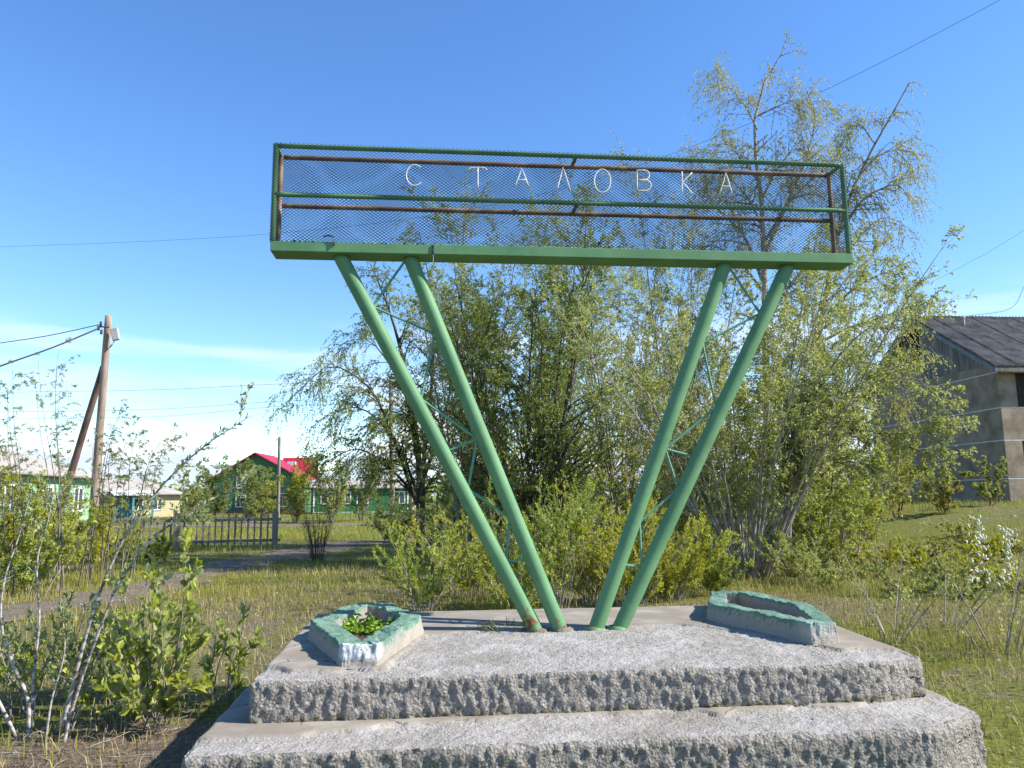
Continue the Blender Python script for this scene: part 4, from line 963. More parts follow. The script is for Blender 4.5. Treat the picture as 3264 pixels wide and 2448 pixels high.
# plain posts
g1 = ground_D(602, 62); t1 = at_D(604, 944, 62); V, F = log(g1 - [0, 0, .3], t1, .14, .11, seed=3); po = link('wooden_post', mk_mesh('wooden_post', V, F, M['greywood'], True)); tag(po, 'bare grey wooden post in front of the red roof', 'post')
g2 = ground_D(849, 50); t2 = at_D(844, 822, 50); p2 = root('wire_post', 'brown wooden post with wires, half hidden by tree branches', 'utility pole', g2)
V, F = log(g2 - [0, 0, .3], t2, .17, .13, seed=5); part('shaft', V, F, M['polewood'], p2, True)
V, F = box(*(t2[0] - .75, t2[0] + .75), t2[1] - .05, t2[1] + .05, t2[2] - .45, t2[2] - .35); part('crossarm', V, F, M['greywood'], p2)
for (yl, ye, dx, lab) in ((848, 826, .6, 'thin wire strung highest from the brown post across the clouds'), (890, 862, -.6, 'thin wire strung second from the brown post across the clouds'), (906, 872, 0, 'thin wire strung lowest from the brown post across the clouds')):
    e1 = at_D(844 + dx * 10, ye + 6, 50)
    cable(lab, [at_D(-300, yl + 12, 64), at_D(0, yl, 60), at_D(340, yl - 6, 56.5), at_D(700, ye + 2, 52), e1], .013, 'wires on the brown post', ext=(2.5, 0))
cable('long thin overhead wire passing behind the mesh cage and the birch', [at_D(-200, 540, 46), at_D(0, 533, 44), at_D(300, 522, 42), at_D(585, 505, 39), at_D(900, 470, 36), at_D(1200, 412, 33), at_D(1430, 340, 31), at_D(1760, 205, 28), at_D(2160, 0, 25), at_D(2400, -130, 23)], .007, None, 60, ext=(2, 1.5))
cable('thin service wire rising from the slate roof of the derelict building', [SVC, at_D(2180, 668, 35), at_D(2212, 620, 33), at_D(2400, 300, 27)], .009, None, ext=(0, 1.5))
cable('thin wire slanting over the derelict building from the willow crown', [at_D(1200, 960, 115), at_D(1500, 838, 70), at_D(1880, 672, 45), at_D(2010, 610, 42), at_D(2100, 565, 40), at_D(2212, 498, 38), at_D(2500, 310, 33)], .006, None, ext=(0, 1.5))

# ================================================================== fences
FA = on_ground(596, 1180); FB = on_ground(214, 1194); dF = FB - FA; FC = FA + dF * 1.75; ux, uy, Lf = axis(FA.copy(), FC.copy()); o = np.array([FA[0], FA[1], 0.0])
fence = root('picket_fence', 'weathered grey wooden picket fence beside the gravel path', 'fence', o)
zt = lambda x: float(terrain(*(o + ux * x)[:2]))
for x in (0.05, 3.25, 6.4, 9.3):
    V, F = bevel_box(-.10, .10, -.09, .09, -.4, 1.22, .02); V = o + V[:, :1] * ux + (V[:, 1:2] + .0) * uy + V[:, 2:] * Zv + [0, 0, zt(x)]; V = V + ux * x; part('post', V, F, M['greywood'], fence)
for z in (.95, .22):
    V, F = frame_box(o, ux, uy, -.15, Lf, -.135, -.095, z - .05, z + .05); part('rail', V, F, M['greywood'], fence)
x = .3; ii = 0
while x < Lf - .1:
    hh = 1.10 + RNG.uniform(-.05, .05); tl = RNG.uniform(-.012, .012); w = .029 + RNG.uniform(-.004, .006)
    if ii % 13 != 7 or True:
        V, F = bevel_box(-w, w, -.012, .012, RNG.uniform(.0, .06), hh, .004); V[:, 0] += tl * V[:, 2]
        V = o + V[:, :1] * ux + (V[:, 1:2] - .148) * uy + V[:, 2:] * Zv + ux * x + [0, 0, zt(x)]; part('slat', V, F, M['greywood'], fence)
    x += .205 + RNG.uniform(-.02, .02); ii += 1
# thin metal railing before the far houses
a = at_D(470, 1110, 66); c = at_D(905, 1110, 66); ux, uy, Lf = axis(a.copy(), c.copy()); o = np.array([a[0], a[1], float(terrain(a[0], a[1]))])
rl = root('metal_railing', 'thin dark metal railing in front of the green houses', 'fence', o)
for z in (.3, 1.05): V, F = frame_box(o, ux, uy, 0, Lf, -.02, .02, z - .02, z + .02); part('rail', V, F, M['darkmetal'], rl)
V, F = frame_box(o, ux, uy, -.016, .016, -.045, -.021, -.1, 1.3); bar = mk_mesh('bar', V - o, F, M['darkmetal'])
for i in range(int(Lf / .42)):
    ob = link('bar', bar, rl); ob.location = tuple(ux * (i * .42 + .1))

# ================================================================== TREES
LF = dict(ln=.055, wd=.027, spread=.6, down=.3)
def tree(label, xd, D, seed, n, H, spread, rad, levels, per, bark, lmat, leaf=None, name='tree', group='trees behind the sign', **st):
    b0 = ground_D(xd, D); lf = dict(LF, per=per); lf.update(leaf or {})
    ll = st.pop('leaf_levels', 1); pth = st.pop('path', None)
    return plant(name, label, 'tree' if 'bush' not in name and 'shrub' not in name else 'shrub', b0, seed, dict(n=n, H=H, spread=spread, rad=rad, **st), levels, lf, bark, lmat, group, path=pth, leaf_levels=ll)
def B(k, t0, t1, lf, ang, **kw): return dict(k=k, t0=t0, t1=t1, lf=lf, ang=ang, **kw)

# arching tree on the left of the group, its twigs hanging
b0 = ground_D(906, 26.5)
pth = [([b0, at_D(905, 1000, 26.5), at_D(880, 820, 26.2), at_D(830, 640, 26), at_D(800, 570, 26)], .14),
       ([b0 + [.1, 0, 0], at_D(915, 1000, 26.8), at_D(935, 800, 27), at_D(930, 620, 27), at_D(905, 500, 27)], .12),
       ([at_D(900, 1090, 26.4), at_D(850, 950, 25.8), at_D(790, 830, 25), at_D(715, 790, 24.5), at_D(640, 850, 24.2)], .07),
       ([at_D(900, 1060, 26.4), at_D(840, 930, 25.5), at_D(770, 880, 25), at_D(700, 900, 24.6), at_D(668, 930, 24.4)], .06),
       ([at_D(905, 1080, 26.4), at_D(840, 1010, 26), at_D(770, 970, 25.6), at_D(700, 1000, 25.2)], .06),
       ([at_D(905, 1010, 26.4), at_D(850, 800, 26.5), at_D(780, 730, 26.2), at_D(735, 745, 26)], .06),
       ([at_D(910, 1050, 26.4), at_D(960, 900, 26), at_D(985, 760, 25.8), at_D(990, 640, 25.6)], .07)]
tree('arching birch with drooping twigs on the left of the tree group', 906, 26.5, 101, 0, 0, 0, 0,
     [B(30, .12, 1, 0, 50, droop=.2, n=7, taper=.35, al=1.55, up=.05), B(13, .12, 1, 0, 48, droop=.7, n=5, minr=.003, taper=.3, al=.8)], 8, 'bark_dark', 'leaf_dark', dict(ln=.058, wd=.03, down=.6), path=pth, leaf_levels=2)
# the dark many-stemmed tree behind the middle of the sign
tree('dark many-stemmed tree rising behind the middle of the sign', 1150, 18.5, 102, 13, 9.2, 17, .085,
     [B(22, .06, 1, .34, 48, up=.12, n=7, taper=.5), B(14, .1, 1, .42, 50, droop=.1, minr=.003, taper=.3, n=4)], 8, 'bark_dark', 'leaf_dark', dict(ln=.058, wd=.03), leaf_levels=2, foot=.4, wig=.06)
tree('slender pale green tree whose thin tip tops the mesh cage', 1175, 25.5, 103, 6, 12.4, 10, .08,
     [B(34, .22, 1, .18, 45, up=.2, n=6, taper=.5), B(11, .1, 1, .5, 48, minr=.003, taper=.3, n=4)], 8, 'bark_grey', 'leaf_fresh', leaf_levels=2)
tree('bushy tree left of the dark many-stemmed tree', 1015, 20, 104, 9, 9.2, 15, .07, [B(22, .12, 1, .28, 48, up=.1, taper=.45), B(12, .1, 1, .45, 48, minr=.003, taper=.3, n=4)], 8, 'bark_grey', 'leaf_willow', leaf_levels=2)
tree('bushy tree right of the dark many-stemmed tree', 1345, 26.5, 105, 11, 13.2, 15, .08, [B(22, .12, 1, .28, 48, up=.1, taper=.45), B(12, .1, 1, .45, 48, minr=.003, taper=.3, n=4)], 8, 'bark_grey', 'leaf_willow', leaf_levels=2)
tree('airy willow between the dark tree and the tall birch', 1470, 22, 106, 12, 11.2, 15, .055, [B(20, .15, 1, .27, 46, up=.1, taper=.45), B(11, .1, 1, .45, 48, minr=.003, taper=.3, n=4)], 8, 'bark_willow', 'leaf_willow', leaf_levels=2)
# tall birch, hanging twigs, white trunk
b0 = ground_D(1660, 22); bp = []
bp.append(([b0, at_D(1655, 800, 22), at_D(1650, 560, 22), at_D(1642, 400, 22), at_D(1628, 300, 22), at_D(1640, 205, 22), at_D(1695, 105, 22)], .15))
for e, r in (([(1652, 620), (1600, 500), (1540, 440), (1500, 330), (1480, 320)], .06), ([(1648, 560), (1700, 440), (1745, 330), (1760, 250), (1740, 190)], .07), ([(1650, 500), (1610, 420), (1560, 380), (1530, 390)], .045),
             ([(1642, 400), (1600, 340), (1560, 310), (1530, 330)], .04), ([(1636, 280), (1600, 215), (1560, 175), (1545, 165)], .03), ([(1636, 250), (1680, 230), (1720, 215), (1760, 240)], .03),
             ([(1652, 520), (1720, 420), (1780, 370), (1825, 350)], .05), ([(1655, 640), (1590, 560), (1530, 530), (1490, 560)], .05), ([(1655, 700), (1720, 600), (1790, 540), (1840, 540)], .06), ([(1645, 430), (1690, 350), (1720, 320), (1740, 330)], .04)):
    k = RNG.uniform(-.9, .9); bp.append(([at_D(*q, 22 + k * i / 3) for i, q in enumerate(e)], r))
tree('tallest birch with white trunk and bare crooked tip', 1660, 22, 107, 0, 0, 0, 0, [B(30, .22, 1, 0, 55, droop=.25, n=6, taper=.45, al=1.35, up=.1), B(9, .1, 1, 0, 50, droop=.9, n=5, minr=.0025, taper=.3, al=.62)], 4, 'bark_pale', 'leaf_birch', dict(ln=.05, wd=.024, down=1.0), path=bp)
b0 = ground_D(1735, 22.6)
bp = [([b0, at_D(1760, 800, 22.6), at_D(1790, 600, 22.6), at_D(1830, 440, 22.5), at_D(1880, 330, 22.4), at_D(1925, 250, 22.3), at_D(1965, 178, 22.2)], .13)]
for e, r in (([(1785, 640), (1850, 520), (1910, 470), (1950, 480)], .05), ([(1815, 500), (1880, 420), (1940, 400), (1970, 440)], .05), ([(1850, 390), (1900, 335), (1960, 325), (1985, 345)], .035), ([(1775, 700), (1850, 620), (1930, 590), (1985, 640)], .05), ([(1890, 310), (1850, 270), (1830, 290)], .025),
             ([(1770, 740), (1860, 700), (1930, 700), (1975, 760)], .05), ([(1800, 560), (1820, 440), (1840, 380), (1850, 350)], .04), ([(1765, 780), (1850, 780), (1920, 800), (1960, 860)], .05)):
    k = RNG.uniform(-.9, .9); bp.append(([at_D(*q, 22.5 + k * i / 3) for i, q in enumerate(e)], r))
tree('birch leaning right with long curved top branch and hanging twigs', 1735, 22.6, 108, 0, 0, 0, 0, [B(26, .22, 1, 0, 55, droop=.25, n=6, taper=.45, al=1.15, up=.1), B(9, .1, 1, 0, 50, droop=.9, n=5, minr=.0025, taper=.3, al=.65)], 5, 'bark_grey', 'leaf_birch', dict(ln=.05, wd=.024, down=1.0), path=bp)
# big willow clump in front on the right
tree('wide willow clump of many thin stems fanning from one foot', 1600, 15.2, 109, 52, 6.3, 27, .044,
     [B(15, .32, 1, .20, 38, up=.15, n=5, taper=.4), B(7, .1, 1, .5, 44, minr=.002, n=4, taper=.3)], 7, 'bark_willow', 'leaf_willow', dict(ln=.048, wd=.023), name='willow', foot=.55, curve=.35, wig=.035, hmin=.55)
bp = [([ground_D(1690, 15.8), at_D(1720, 1000, 15.6), at_D(1800, 930, 15.4), at_D(1900, 935, 15.2), at_D(1985, 975, 15), at_D(2060, 1012, 14.9)], .045), ([ground_D(1690, 15.8), at_D(1730, 960, 15.6), at_D(1830, 850, 15.4), at_D(1920, 800, 15.2), at_D(1985, 820, 15), at_D(2040, 920, 15)], .045),
      ([ground_D(1690, 15.8), at_D(1725, 1030, 15.6), at_D(1800, 1000, 15.4), at_D(1900, 1010, 15.3), at_D(1980, 1070, 15.2)], .04), ([ground_D(1690, 15.8), at_D(1740, 900, 16), at_D(1820, 760, 16), at_D(1900, 690, 16), at_D(1990, 650, 16)], .05), ([ground_D(1690, 15.8), at_D(1725, 880, 16.4), at_D(1770, 700, 16.6), at_D(1830, 600, 16.8), at_D(1900, 545, 17)], .05),
      ([ground_D(1690, 15.8), at_D(1700, 860, 16.2), at_D(1730, 680, 16.3), at_D(1750, 570, 16.4), at_D(1770, 500, 16.5)], .05)]
tree('willow leaning right, branches reaching over the derelict building', 1690, 15.8, 110, 0, 0, 0, 0, [B(32, .25, 1, .20, 48, up=.12, n=6, taper=.4), B(11, .1, 1, .45, 48, droop=.2, minr=.002, n=5, taper=.3)], 6, 'bark_grey', 'leaf_willow', dict(ln=.052, wd=.026), path=bp, name='willow', leaf_levels=2)
tree('pale leaved willow behind the leaning birch', 1770, 19.5, 111, 16, 8.2, 15, .05, [B(18, .2, 1, .24, 44, up=.1, taper=.4), B(9, .1, 1, .45, 48, minr=.003, taper=.3, n=4)], 8, 'bark_grey', 'leaf_willow', name='willow', leaf_levels=2)
tree('brownish bush against the shaded gable of the derelict building', 1935, 25, 112, 9, 4.0, 18, .03, [B(9, .15, 1, .28, 40), B(6, .1, 1, .42, 45, minr=.003)], 12, 'bark_red', 'leaf_birch', name='bush', group='bushes by the building')
tree('low bush at the foot of the building corner', 2140, 25.5, 113, 9, 1.8, 28, .02, [B(8, .15, 1, .3, 40), B(5, .1, 1, .42, 45, minr=.003)], 11, 'bark_red', 'leaf_willow', name='bush', group='bushes by the building')
tree('small bush growing where the building meets the grass bank', 2040, 24.5, 114, 12, 1.7, 32, .02, [B(8, .15, 1, .3, 40), B(5, .1, 1, .42, 45, minr=.003)], 11, 'bark_red', 'leaf_birch', name='bush', group='bushes by the building')

# undergrowth filling the foot of the tree group
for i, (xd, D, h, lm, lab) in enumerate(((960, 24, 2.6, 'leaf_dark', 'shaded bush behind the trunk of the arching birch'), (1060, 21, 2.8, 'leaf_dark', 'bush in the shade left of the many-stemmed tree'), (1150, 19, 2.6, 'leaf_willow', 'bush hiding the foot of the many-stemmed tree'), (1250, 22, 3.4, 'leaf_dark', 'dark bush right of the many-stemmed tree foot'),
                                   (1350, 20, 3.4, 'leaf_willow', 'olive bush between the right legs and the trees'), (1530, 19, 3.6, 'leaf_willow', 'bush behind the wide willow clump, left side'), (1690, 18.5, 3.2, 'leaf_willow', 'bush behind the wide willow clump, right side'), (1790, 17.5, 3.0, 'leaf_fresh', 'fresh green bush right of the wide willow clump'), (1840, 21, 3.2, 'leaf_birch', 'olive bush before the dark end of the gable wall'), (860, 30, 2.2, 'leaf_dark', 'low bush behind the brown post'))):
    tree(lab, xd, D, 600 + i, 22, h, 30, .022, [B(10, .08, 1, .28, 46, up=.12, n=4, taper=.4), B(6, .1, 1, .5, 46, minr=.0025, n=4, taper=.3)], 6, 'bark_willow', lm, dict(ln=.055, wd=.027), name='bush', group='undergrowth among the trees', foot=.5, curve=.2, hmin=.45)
# trees round the far houses
FAR = dict(ln=.085, wd=.045)
for xd, D, h, sp, n, lm, lab, sd in ((470, 60, 5.0, 26, 10, 'leaf_dark', 'rounded tree before the left half of the red roofed house', 1), (425, 64, 4.6, 24, 8, 'leaf_willow', 'wispy tree beside the yellow house', 2), (540, 50, 4.6, 13, 7, 'leaf_dark', 'narrow leafy tree before the red gable', 3),
                                     (640, 56, 4.3, 20, 9, 'leaf_yellow', 'yellowish vase-shaped tree before the red roof', 4), (718, 55, 5.2, 17, 10, 'leaf_willow', 'airy tree standing before the emerald building', 5), (780, 58, 5.0, 20, 8, 'leaf_dark', 'rounded tree before the middle of the emerald building', 6), (575, 66, 5.0, 22, 8, 'leaf_yellow', 'small olive tree between the bare post and the gable', 7),
                                     (1000, 52, 5.0, 24, 9, 'leaf_dark', 'tree beyond the gravel path, behind the dark trunk', 8), (1290, 50, 4.8, 26, 9, 'leaf_willow', 'tree far behind the willows, right of the kiosk', 9), (1090, 64, 6.0, 22, 8, 'leaf_dark', 'tree far behind the willows, left of the kiosk', 10), (1450, 48, 5.2, 26, 9, 'leaf_dark', 'tree far behind the wide willow clump', 11)):
    tree(lab, xd, D, 200 + sd, n, h, sp, .05, [B(14, .12, 1, .30, 46, up=.1), B(8, .1, 1, .5, 48, minr=.005, n=4)], 6, 'bark_grey', lm, FAR, group='trees around the far houses')
# far wood on the horizon: reads as one mass
rng = np.random.default_rng(77); K = 18000; xx = rng.uniform(-260, 330, K); yy = rng.uniform(165, 215, K); hh = 5.0 + 2.6 * fbm(np.stack([xx * .05, yy * .03, 0 * xx], -1), 4, 3)
bq = np.stack([xx, yy, .4 + hh * rng.uniform(0, 1, K) ** .7], -1); d = unit(rng.normal(size=(K, 3))); n_ = rnd_perp(d, rng); sd_ = np.cross(d, n_); s_ = rng.uniform(.5, 1.1, (K, 1))
V = np.stack([bq - d * s_, bq + sd_ * s_ * .6, bq + d * s_, bq - sd_ * s_ * .6], 1).reshape(-1, 3)
fw = link('far_wood', mk_mesh('far_wood', V, np.arange(K * 4).reshape(K, 4), M['leaf_dark'], attr={'v': np.repeat(np.clip(rng.normal(.45, .2, K), 0, 1), 4)})); tag(fw, 'far line of trees along the horizon behind the houses', 'wood'); fw['kind'] = 'stuff'

# ================================================================== SHRUBS
def shrub(label, xd, D, seed, h, n=16, spread=30, lmat='leaf_fresh', bark='bark_willow', per=9, leaf=None, group='young willow shrubs', dens=8, name='shrub', **st):
    return tree(label, xd, D, seed, n, h, spread, .012, [B(dens + 3, .12, 1, .30, 40, up=.2, n=4, taper=.4, minr=.0018)], int(round(per * 1.4)), bark, lmat, dict(dict(ln=.04, wd=.018, t0=.15, down=0.0, spread=.45), **(leaf or {})), name=name, group=group, foot=.18, curve=.3, leaf_levels=2, **st)
shrub('red stemmed young willow just behind the planter with the plant', 915, 11, 301, 1.35, 18, 30, per=10)
shrub('young willow shrub left of the sign legs, taller of two', 1010, 12.5, 302, 1.5, 18, 30, lmat='leaf_yellow')
shrub('bright young willow directly behind the left pair of legs', 1110, 10.6, 303, 1.25, 18, 34)
shrub('tall bright young willow seen in the gap between the leg pairs', 1200, 11, 304, 2.05, 22, 24, per=11)
shrub('second bright willow in the gap between the leg pairs', 1275, 11.8, 305, 1.75, 22, 28, lmat='leaf_yellow', per=11)
shrub('dense young willow behind the foot of the right legs', 1350, 11.2, 306, 1.5, 24, 34, lmat='leaf_yellow', per=11)
shrub('yellowish young willow right of the sign legs', 1440, 12, 307, 1.4, 24, 34, lmat='leaf_yellow', per=11)
shrub('low willow sprouts in front of the wide willow clump', 1520, 12.6, 308, 1.0, 20, 38)
shrub('low willow sprouts right beside the wide willow clump foot', 1720, 14, 309, 1.1, 20, 38, lmat='leaf_willow')
shrub('willow sprouts left of the wide willow clump foot', 1440, 14.6, 310, 1.5, 20, 28, lmat='leaf_willow')
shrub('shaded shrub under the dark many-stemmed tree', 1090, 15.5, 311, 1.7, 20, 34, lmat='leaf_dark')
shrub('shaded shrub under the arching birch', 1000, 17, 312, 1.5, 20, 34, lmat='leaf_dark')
shrub('dark vase-shaped shrub standing on the gravel path edge', 690, 21, 313, 1.6, 34, 14, 'leaf_dark', 'bark_dark', 1, dens=3)
# sparse shrubs in the grass on the right
shrub('sparse shrub with pale buds behind the empty planter', 1900, 8.6, 314, 1.25, 9, 34, lmat='leaf_willow', bark='bark_willow', per=2, dens=2, group='sparse shrubs in the right grass')
sc_ = shrub('shrub with fluffy white catkins in the right grass', 2130, 8.0, 315, 1.3, 9, 24, lmat='leaf_willow', bark='bark_willow', per=2, dens=2, group='sparse shrubs in the right grass')
rng = np.random.default_rng(9); bb = ground_D(2130, 8.0); st_ = []
for i in range(120):
    q = at_D(rng.choice([2118, 2124, 2180, 2172, 2100]) + rng.normal(0, 8), rng.uniform(1115, 1265), 8 + rng.uniform(-.35, .35)); ax = unit(rng.normal(size=3) * .5 + [0, 0, .8])
    t = np.linspace(-1, 1, 6)[:, None]; st_.append((q + ax * t * .024, .0095 * np.sqrt(np.clip(1 - t[:, 0] ** 2, .04, 1))))
V, F = tubes_arr(np.stack([a for a, _ in st_]), np.stack([r_ for _, r_ in st_]), 6); part('catkin', V, F, M['catkin'], sc_, True)['kind'] = 'stuff'
shrub('thin shrub between the pale-budded shrub and the white catkins', 2010, 9.4, 316, 1.05, 8, 34, lmat='leaf_willow', bark='bark_willow', per=2, dens=2, group='sparse shrubs in the right grass')
rng = np.random.default_rng(31)
for i in range(22):
    xd = rng.uniform(1740, 2230); D = rng.uniform(11.5, 20.5)
    shrub(('low yellow shrublet on the grassy bank before the derelict building', 'low olive shrublet on the grassy bank before the derelict building', 'low pale green shrublet on the grassy bank before the derelict building')[i % 3], xd, D, 330 + i, rng.uniform(.35, .75), 12, 46, lmat=('leaf_yellow', 'leaf_birch', 'leaf_willow')[i % 3], per=8, dens=7, group='shrublets on the right bank')
# yellow-green thicket on the left
for i, (xd, D, h, lm, lab) in enumerate(((-60, 14, 2.5, 'leaf_yellow', 'yellow-green willow at the outer end of the left thicket'), (30, 15, 2.35, 'leaf_yellow', 'yellow-green willow before the pale green house'), (110, 16.5, 2.2, 'leaf_yellow', 'yellow-green willow in front of the pole brace'), (190, 18, 1.85, 'leaf_yellow', 'low yellow-green willow in front of the utility pole'),
                                   (70, 13, 1.7, 'leaf_fresh', 'fresh green bush in front of the left thicket'), (-10, 17, 2.6, 'leaf_fresh', 'green willow at the back of the left thicket'), (255, 21, 1.2, 'leaf_yellow', 'small yellow-green bush at the fence foot'), (330, 20.5, .8, 'leaf_fresh', 'tiny bush at the edge of the gravel before the fence'))):
    tree(lab, xd, D, 400 + i, 15, h * .93, 24, .018, [B(9, .12, 1, .26, 40, up=.2, n=4, taper=.4), B(5, .1, 1, .5, 44, minr=.002, n=4)], 5, 'bark_willow', lm, dict(ln=.05, wd=.024), name='shrub', group='yellow-green thicket on the left', foot=.4, curve=.25)
for i, (xd, D, h, tipx, n, lab) in enumerate(((45, 13.5, 3.75, 75, 6, 'tall wispy willow shoots left of the pole brace'), (140, 13.5, 4.0, 172, 5, 'tallest wispy willow shoots rising past the pole brace'), (215, 15, 3.3, 320, 6, 'wispy willow shoots bent over right of the utility pole'), (270, 15.5, 2.9, 400, 6, 'wind-bent willow shoots before the yellow house'), (5, 13, 3.4, 10, 5, 'wispy willow shoots before the whitish hip roof'))):
    b0 = ground_D(xd, D); rng = np.random.default_rng(500 + i); ps = []
    ztop = 1.547 + 0
    for k in range(n):
        tip = at_D(tipx + rng.normal(0, 22), 0, D + rng.uniform(-.5, .5)); tip[2] = b0[2] + h * rng.uniform(.78, 1.0)
        f_ = b0 + [rng.normal(0, .12), rng.normal(0, .12), -.05]; mid_ = (f_ * .55 + tip * .45); mid_[2] += .3; dirx = np.sign(tip[0] - f_[0])
        ps.append(([f_, f_ * .75 + mid_ * .25 + [0, 0, .15], mid_, mid_ * .4 + tip * .6 + [-.05, 0, .1], tip], .014))
    tree(lab, xd, D, 510 + i, 0, 0, 0, 0, [B(15, .35, 1, .15, 36, up=.1, n=5, taper=.3, wind=(.35, 0, 0), droop=.3), B(4, .2, 1, .5, 34, n=4, minr=.0018, wind=(.3, 0, 0), droop=.4)], 5, 'bark_grey', 'leaf_grey', dict(ln=.036, wd=.012, spread=.4), path=ps, name='willow_shrub', group='wispy willow shoots on the left')

# foreground: pale stemmed willow
def fg(pts, D): return [at_D(x, y, D + k * .02) for k, (x, y) in enumerate(pts)]
g = on_ground(115, 1592); D = float((g - CAM) @ AX_F)
ps = [(fg([(132, 1580), (160, 1470), (205, 1310), (270, 1160), (345, 1055), (440, 965), (538, 900)], D), .0145), (fg([(140, 1580), (200, 1400), (265, 1250), (345, 1150), (440, 1090), (520, 1045), (548, 1020)], D - .1), .012),
      (fg([(62, 1590), (60, 1510), (25, 1430), (2, 1340), (8, 1260), (40, 1160), (68, 1060)], D), .014), (fg([(70, 1590), (72, 1470), (85, 1340), (82, 1200), (105, 1120), (118, 1050)], D + .1), .012), (fg([(120, 1590), (150, 1500), (160, 1420), (185, 1320), (240, 1240)], D + .1), .010),
      (fg([(150, 1590), (190, 1480), (215, 1400), (225, 1330)], D + .15), .009), (fg([(40, 1600), (-30, 1450), (-60, 1300), (-50, 1150)], D), .013), (fg([(100, 1590), (110, 1520), (140, 1400), (130, 1300)], D - .2), .008)]
rng = np.random.default_rng(61); r_ = root('willow_shrub', 'young willow with pale peeling stems and one long leaning branch', 'shrub', g, 'foreground shrubs')
P = np.stack([smooth_path(p[0], 22) for p in ps]); P[:, 0, 2] = np.minimum(P[:, 0, 2], -.03); L = np.array([np.linalg.norm(np.diff(p, axis=0), axis=1).sum() for p in P]); R = np.stack([p[1] * (1 - .84 * np.linspace(0, 1, 22)) for p in ps])
c1 = offshoots(P, R, L, 7, .3, .97, .13, 40, rng, n=6, up=.1, minr=.0016, taper=.3); c2 = offshoots(*c1, 3, .2, .9, .4, 36, rng, n=5, minr=.0014)
wood_part('stem', [(P, R), c1[:2], c2[:2]], M['bark_pale'], r_, (9, 5, 4), False)
def twig_leaves(Q, per, rng, ln, wd, t0=.1, t1=1.0):
    t = rng.uniform(t0, t1, (len(Q), per)); N = Q.shape[1]; x = t * (N - 1); i = np.minimum(x.astype(int), N - 2); a = np.arange(len(Q))[:, None]; f = (x - i)[..., None]
    b = (Q[a, i] * (1 - f) + Q[a, i + 1] * f).reshape(-1, 3); T = unit(Q[a, i + 1] - Q[a, i]).reshape(-1, 3); d = unit(T * .75 + rnd_perp(T, rng) * .65 + [0, 0, .12]); nr = unit(rnd_perp(d, rng) * .7 + [0, 0, .6])
    k = len(b); V, F = oval_leaves(b, d, nr, ln * rng.uniform(.55, 1.25, k), wd * rng.uniform(.7, 1.2, k)); return V, F, np.repeat(np.clip(rng.normal(.5, .23, k), 0, 1), 8)
A = twig_leaves(P[:2], 110, rng, .045, .015, .42); A2 = twig_leaves(c1[0], 12, rng, .04, .013); A3 = twig_leaves(c2[0], 8, rng, .038, .012)
V, F = join((A[0], A[1]), (A2[0], A2[1]), (A3[0], A3[1])); part('foliage', V, F, M['leaf_grey'], r_, attr={'v': np.concatenate([A[2], A2[2], A3[2]])})
# foreground: broad leaved willow, leaves large enough to see singly
def broad(label, base, D, tips, seed, dens, per, ln=.068, mat='leaf_broad', asp=.56):
    rng = np.random.default_rng(seed); r_ = root('willow_shrub', label, 'shrub', base, 'foreground shrubs'); ps = []
    for (x, y) in tips:
        tip = at_D(x, y, D + rng.uniform(-.3, .3)); f0 = base + [rng.normal(0, .10), rng.normal(0, .10), -.04]; m_ = f0 * .5 + tip * .5 + [rng.normal(0, .05), rng.normal(0, .06), .03]; ps.append([f0, f0 * .7 + m_ * .3 + [rng.normal(0, .04), 0, 0], m_, m_ * .45 + tip * .55 + [0, 0, .02], tip])
    P = np.stack([smooth_path(p, 14) for p in ps]); L = np.array([np.linalg.norm(np.diff(p, axis=0), axis=1).sum() for p in P]); R = .0065 * (1 - .7 * np.linspace(0, 1, 14))[None] * np.ones((len(P), 1))
    c1 = offshoots(P, R, L, dens, .3, .98, .22, 38, rng, n=6, up=.25, minr=.0018, taper=.4); wood_part('stem', [(P, R), c1[:2]], M['bark_grey'], r_, (6, 5))
    a = twig_leaves(P, per, rng, ln, ln * asp, .45); a2 = twig_leaves(c1[0], max(4, per // 2), rng, ln, ln * asp, .2)
    V, F = join((a[0], a[1]), (a2[0], a2[1])); V[:, 2] = np.maximum(V[:, 2], .02); part('foliage', V, F, M[mat], r_, attr={'v': np.concatenate([a[2], a2[2]])})
rng = np.random.default_rng(17)
gb = on_ground(330, 1570); Db = float((gb - CAM) @ AX_F)
broad('broad leaved willow shrub beside the left edge of the plinth', gb, Db, [(180, 1290), (225, 1340), (262, 1275), (345, 1300), (345, 1225), (405, 1150), (420, 1330), (300, 1380), (250, 1420), (330, 1430), (405, 1400), (450, 1360), (380, 1480), (300, 1500), (220, 1490), (430, 1470)], 71, 7, 15, .084)
gb = on_ground(470, 1530); Db = float((gb - CAM) @ AX_F)
broad('small broad leaved willow with upright shoot by the plinth corner', gb, Db, [(545, 1300), (520, 1350), (555, 1385), (490, 1400), (450, 1440), (510, 1450), (470, 1340)], 72, 6, 11, .07)
gb = on_ground(215, 1560); Db = float((gb - CAM) @ AX_F) 
broad('broad leaved willow shoots among the pale stems', gb, Db, [(180, 1400), (140, 1350), (200, 1460), (150, 1480), (250, 1530), (110, 1450), (270, 1470)], 73, 5, 10, .06)
rt = np.random.default_rng(23)
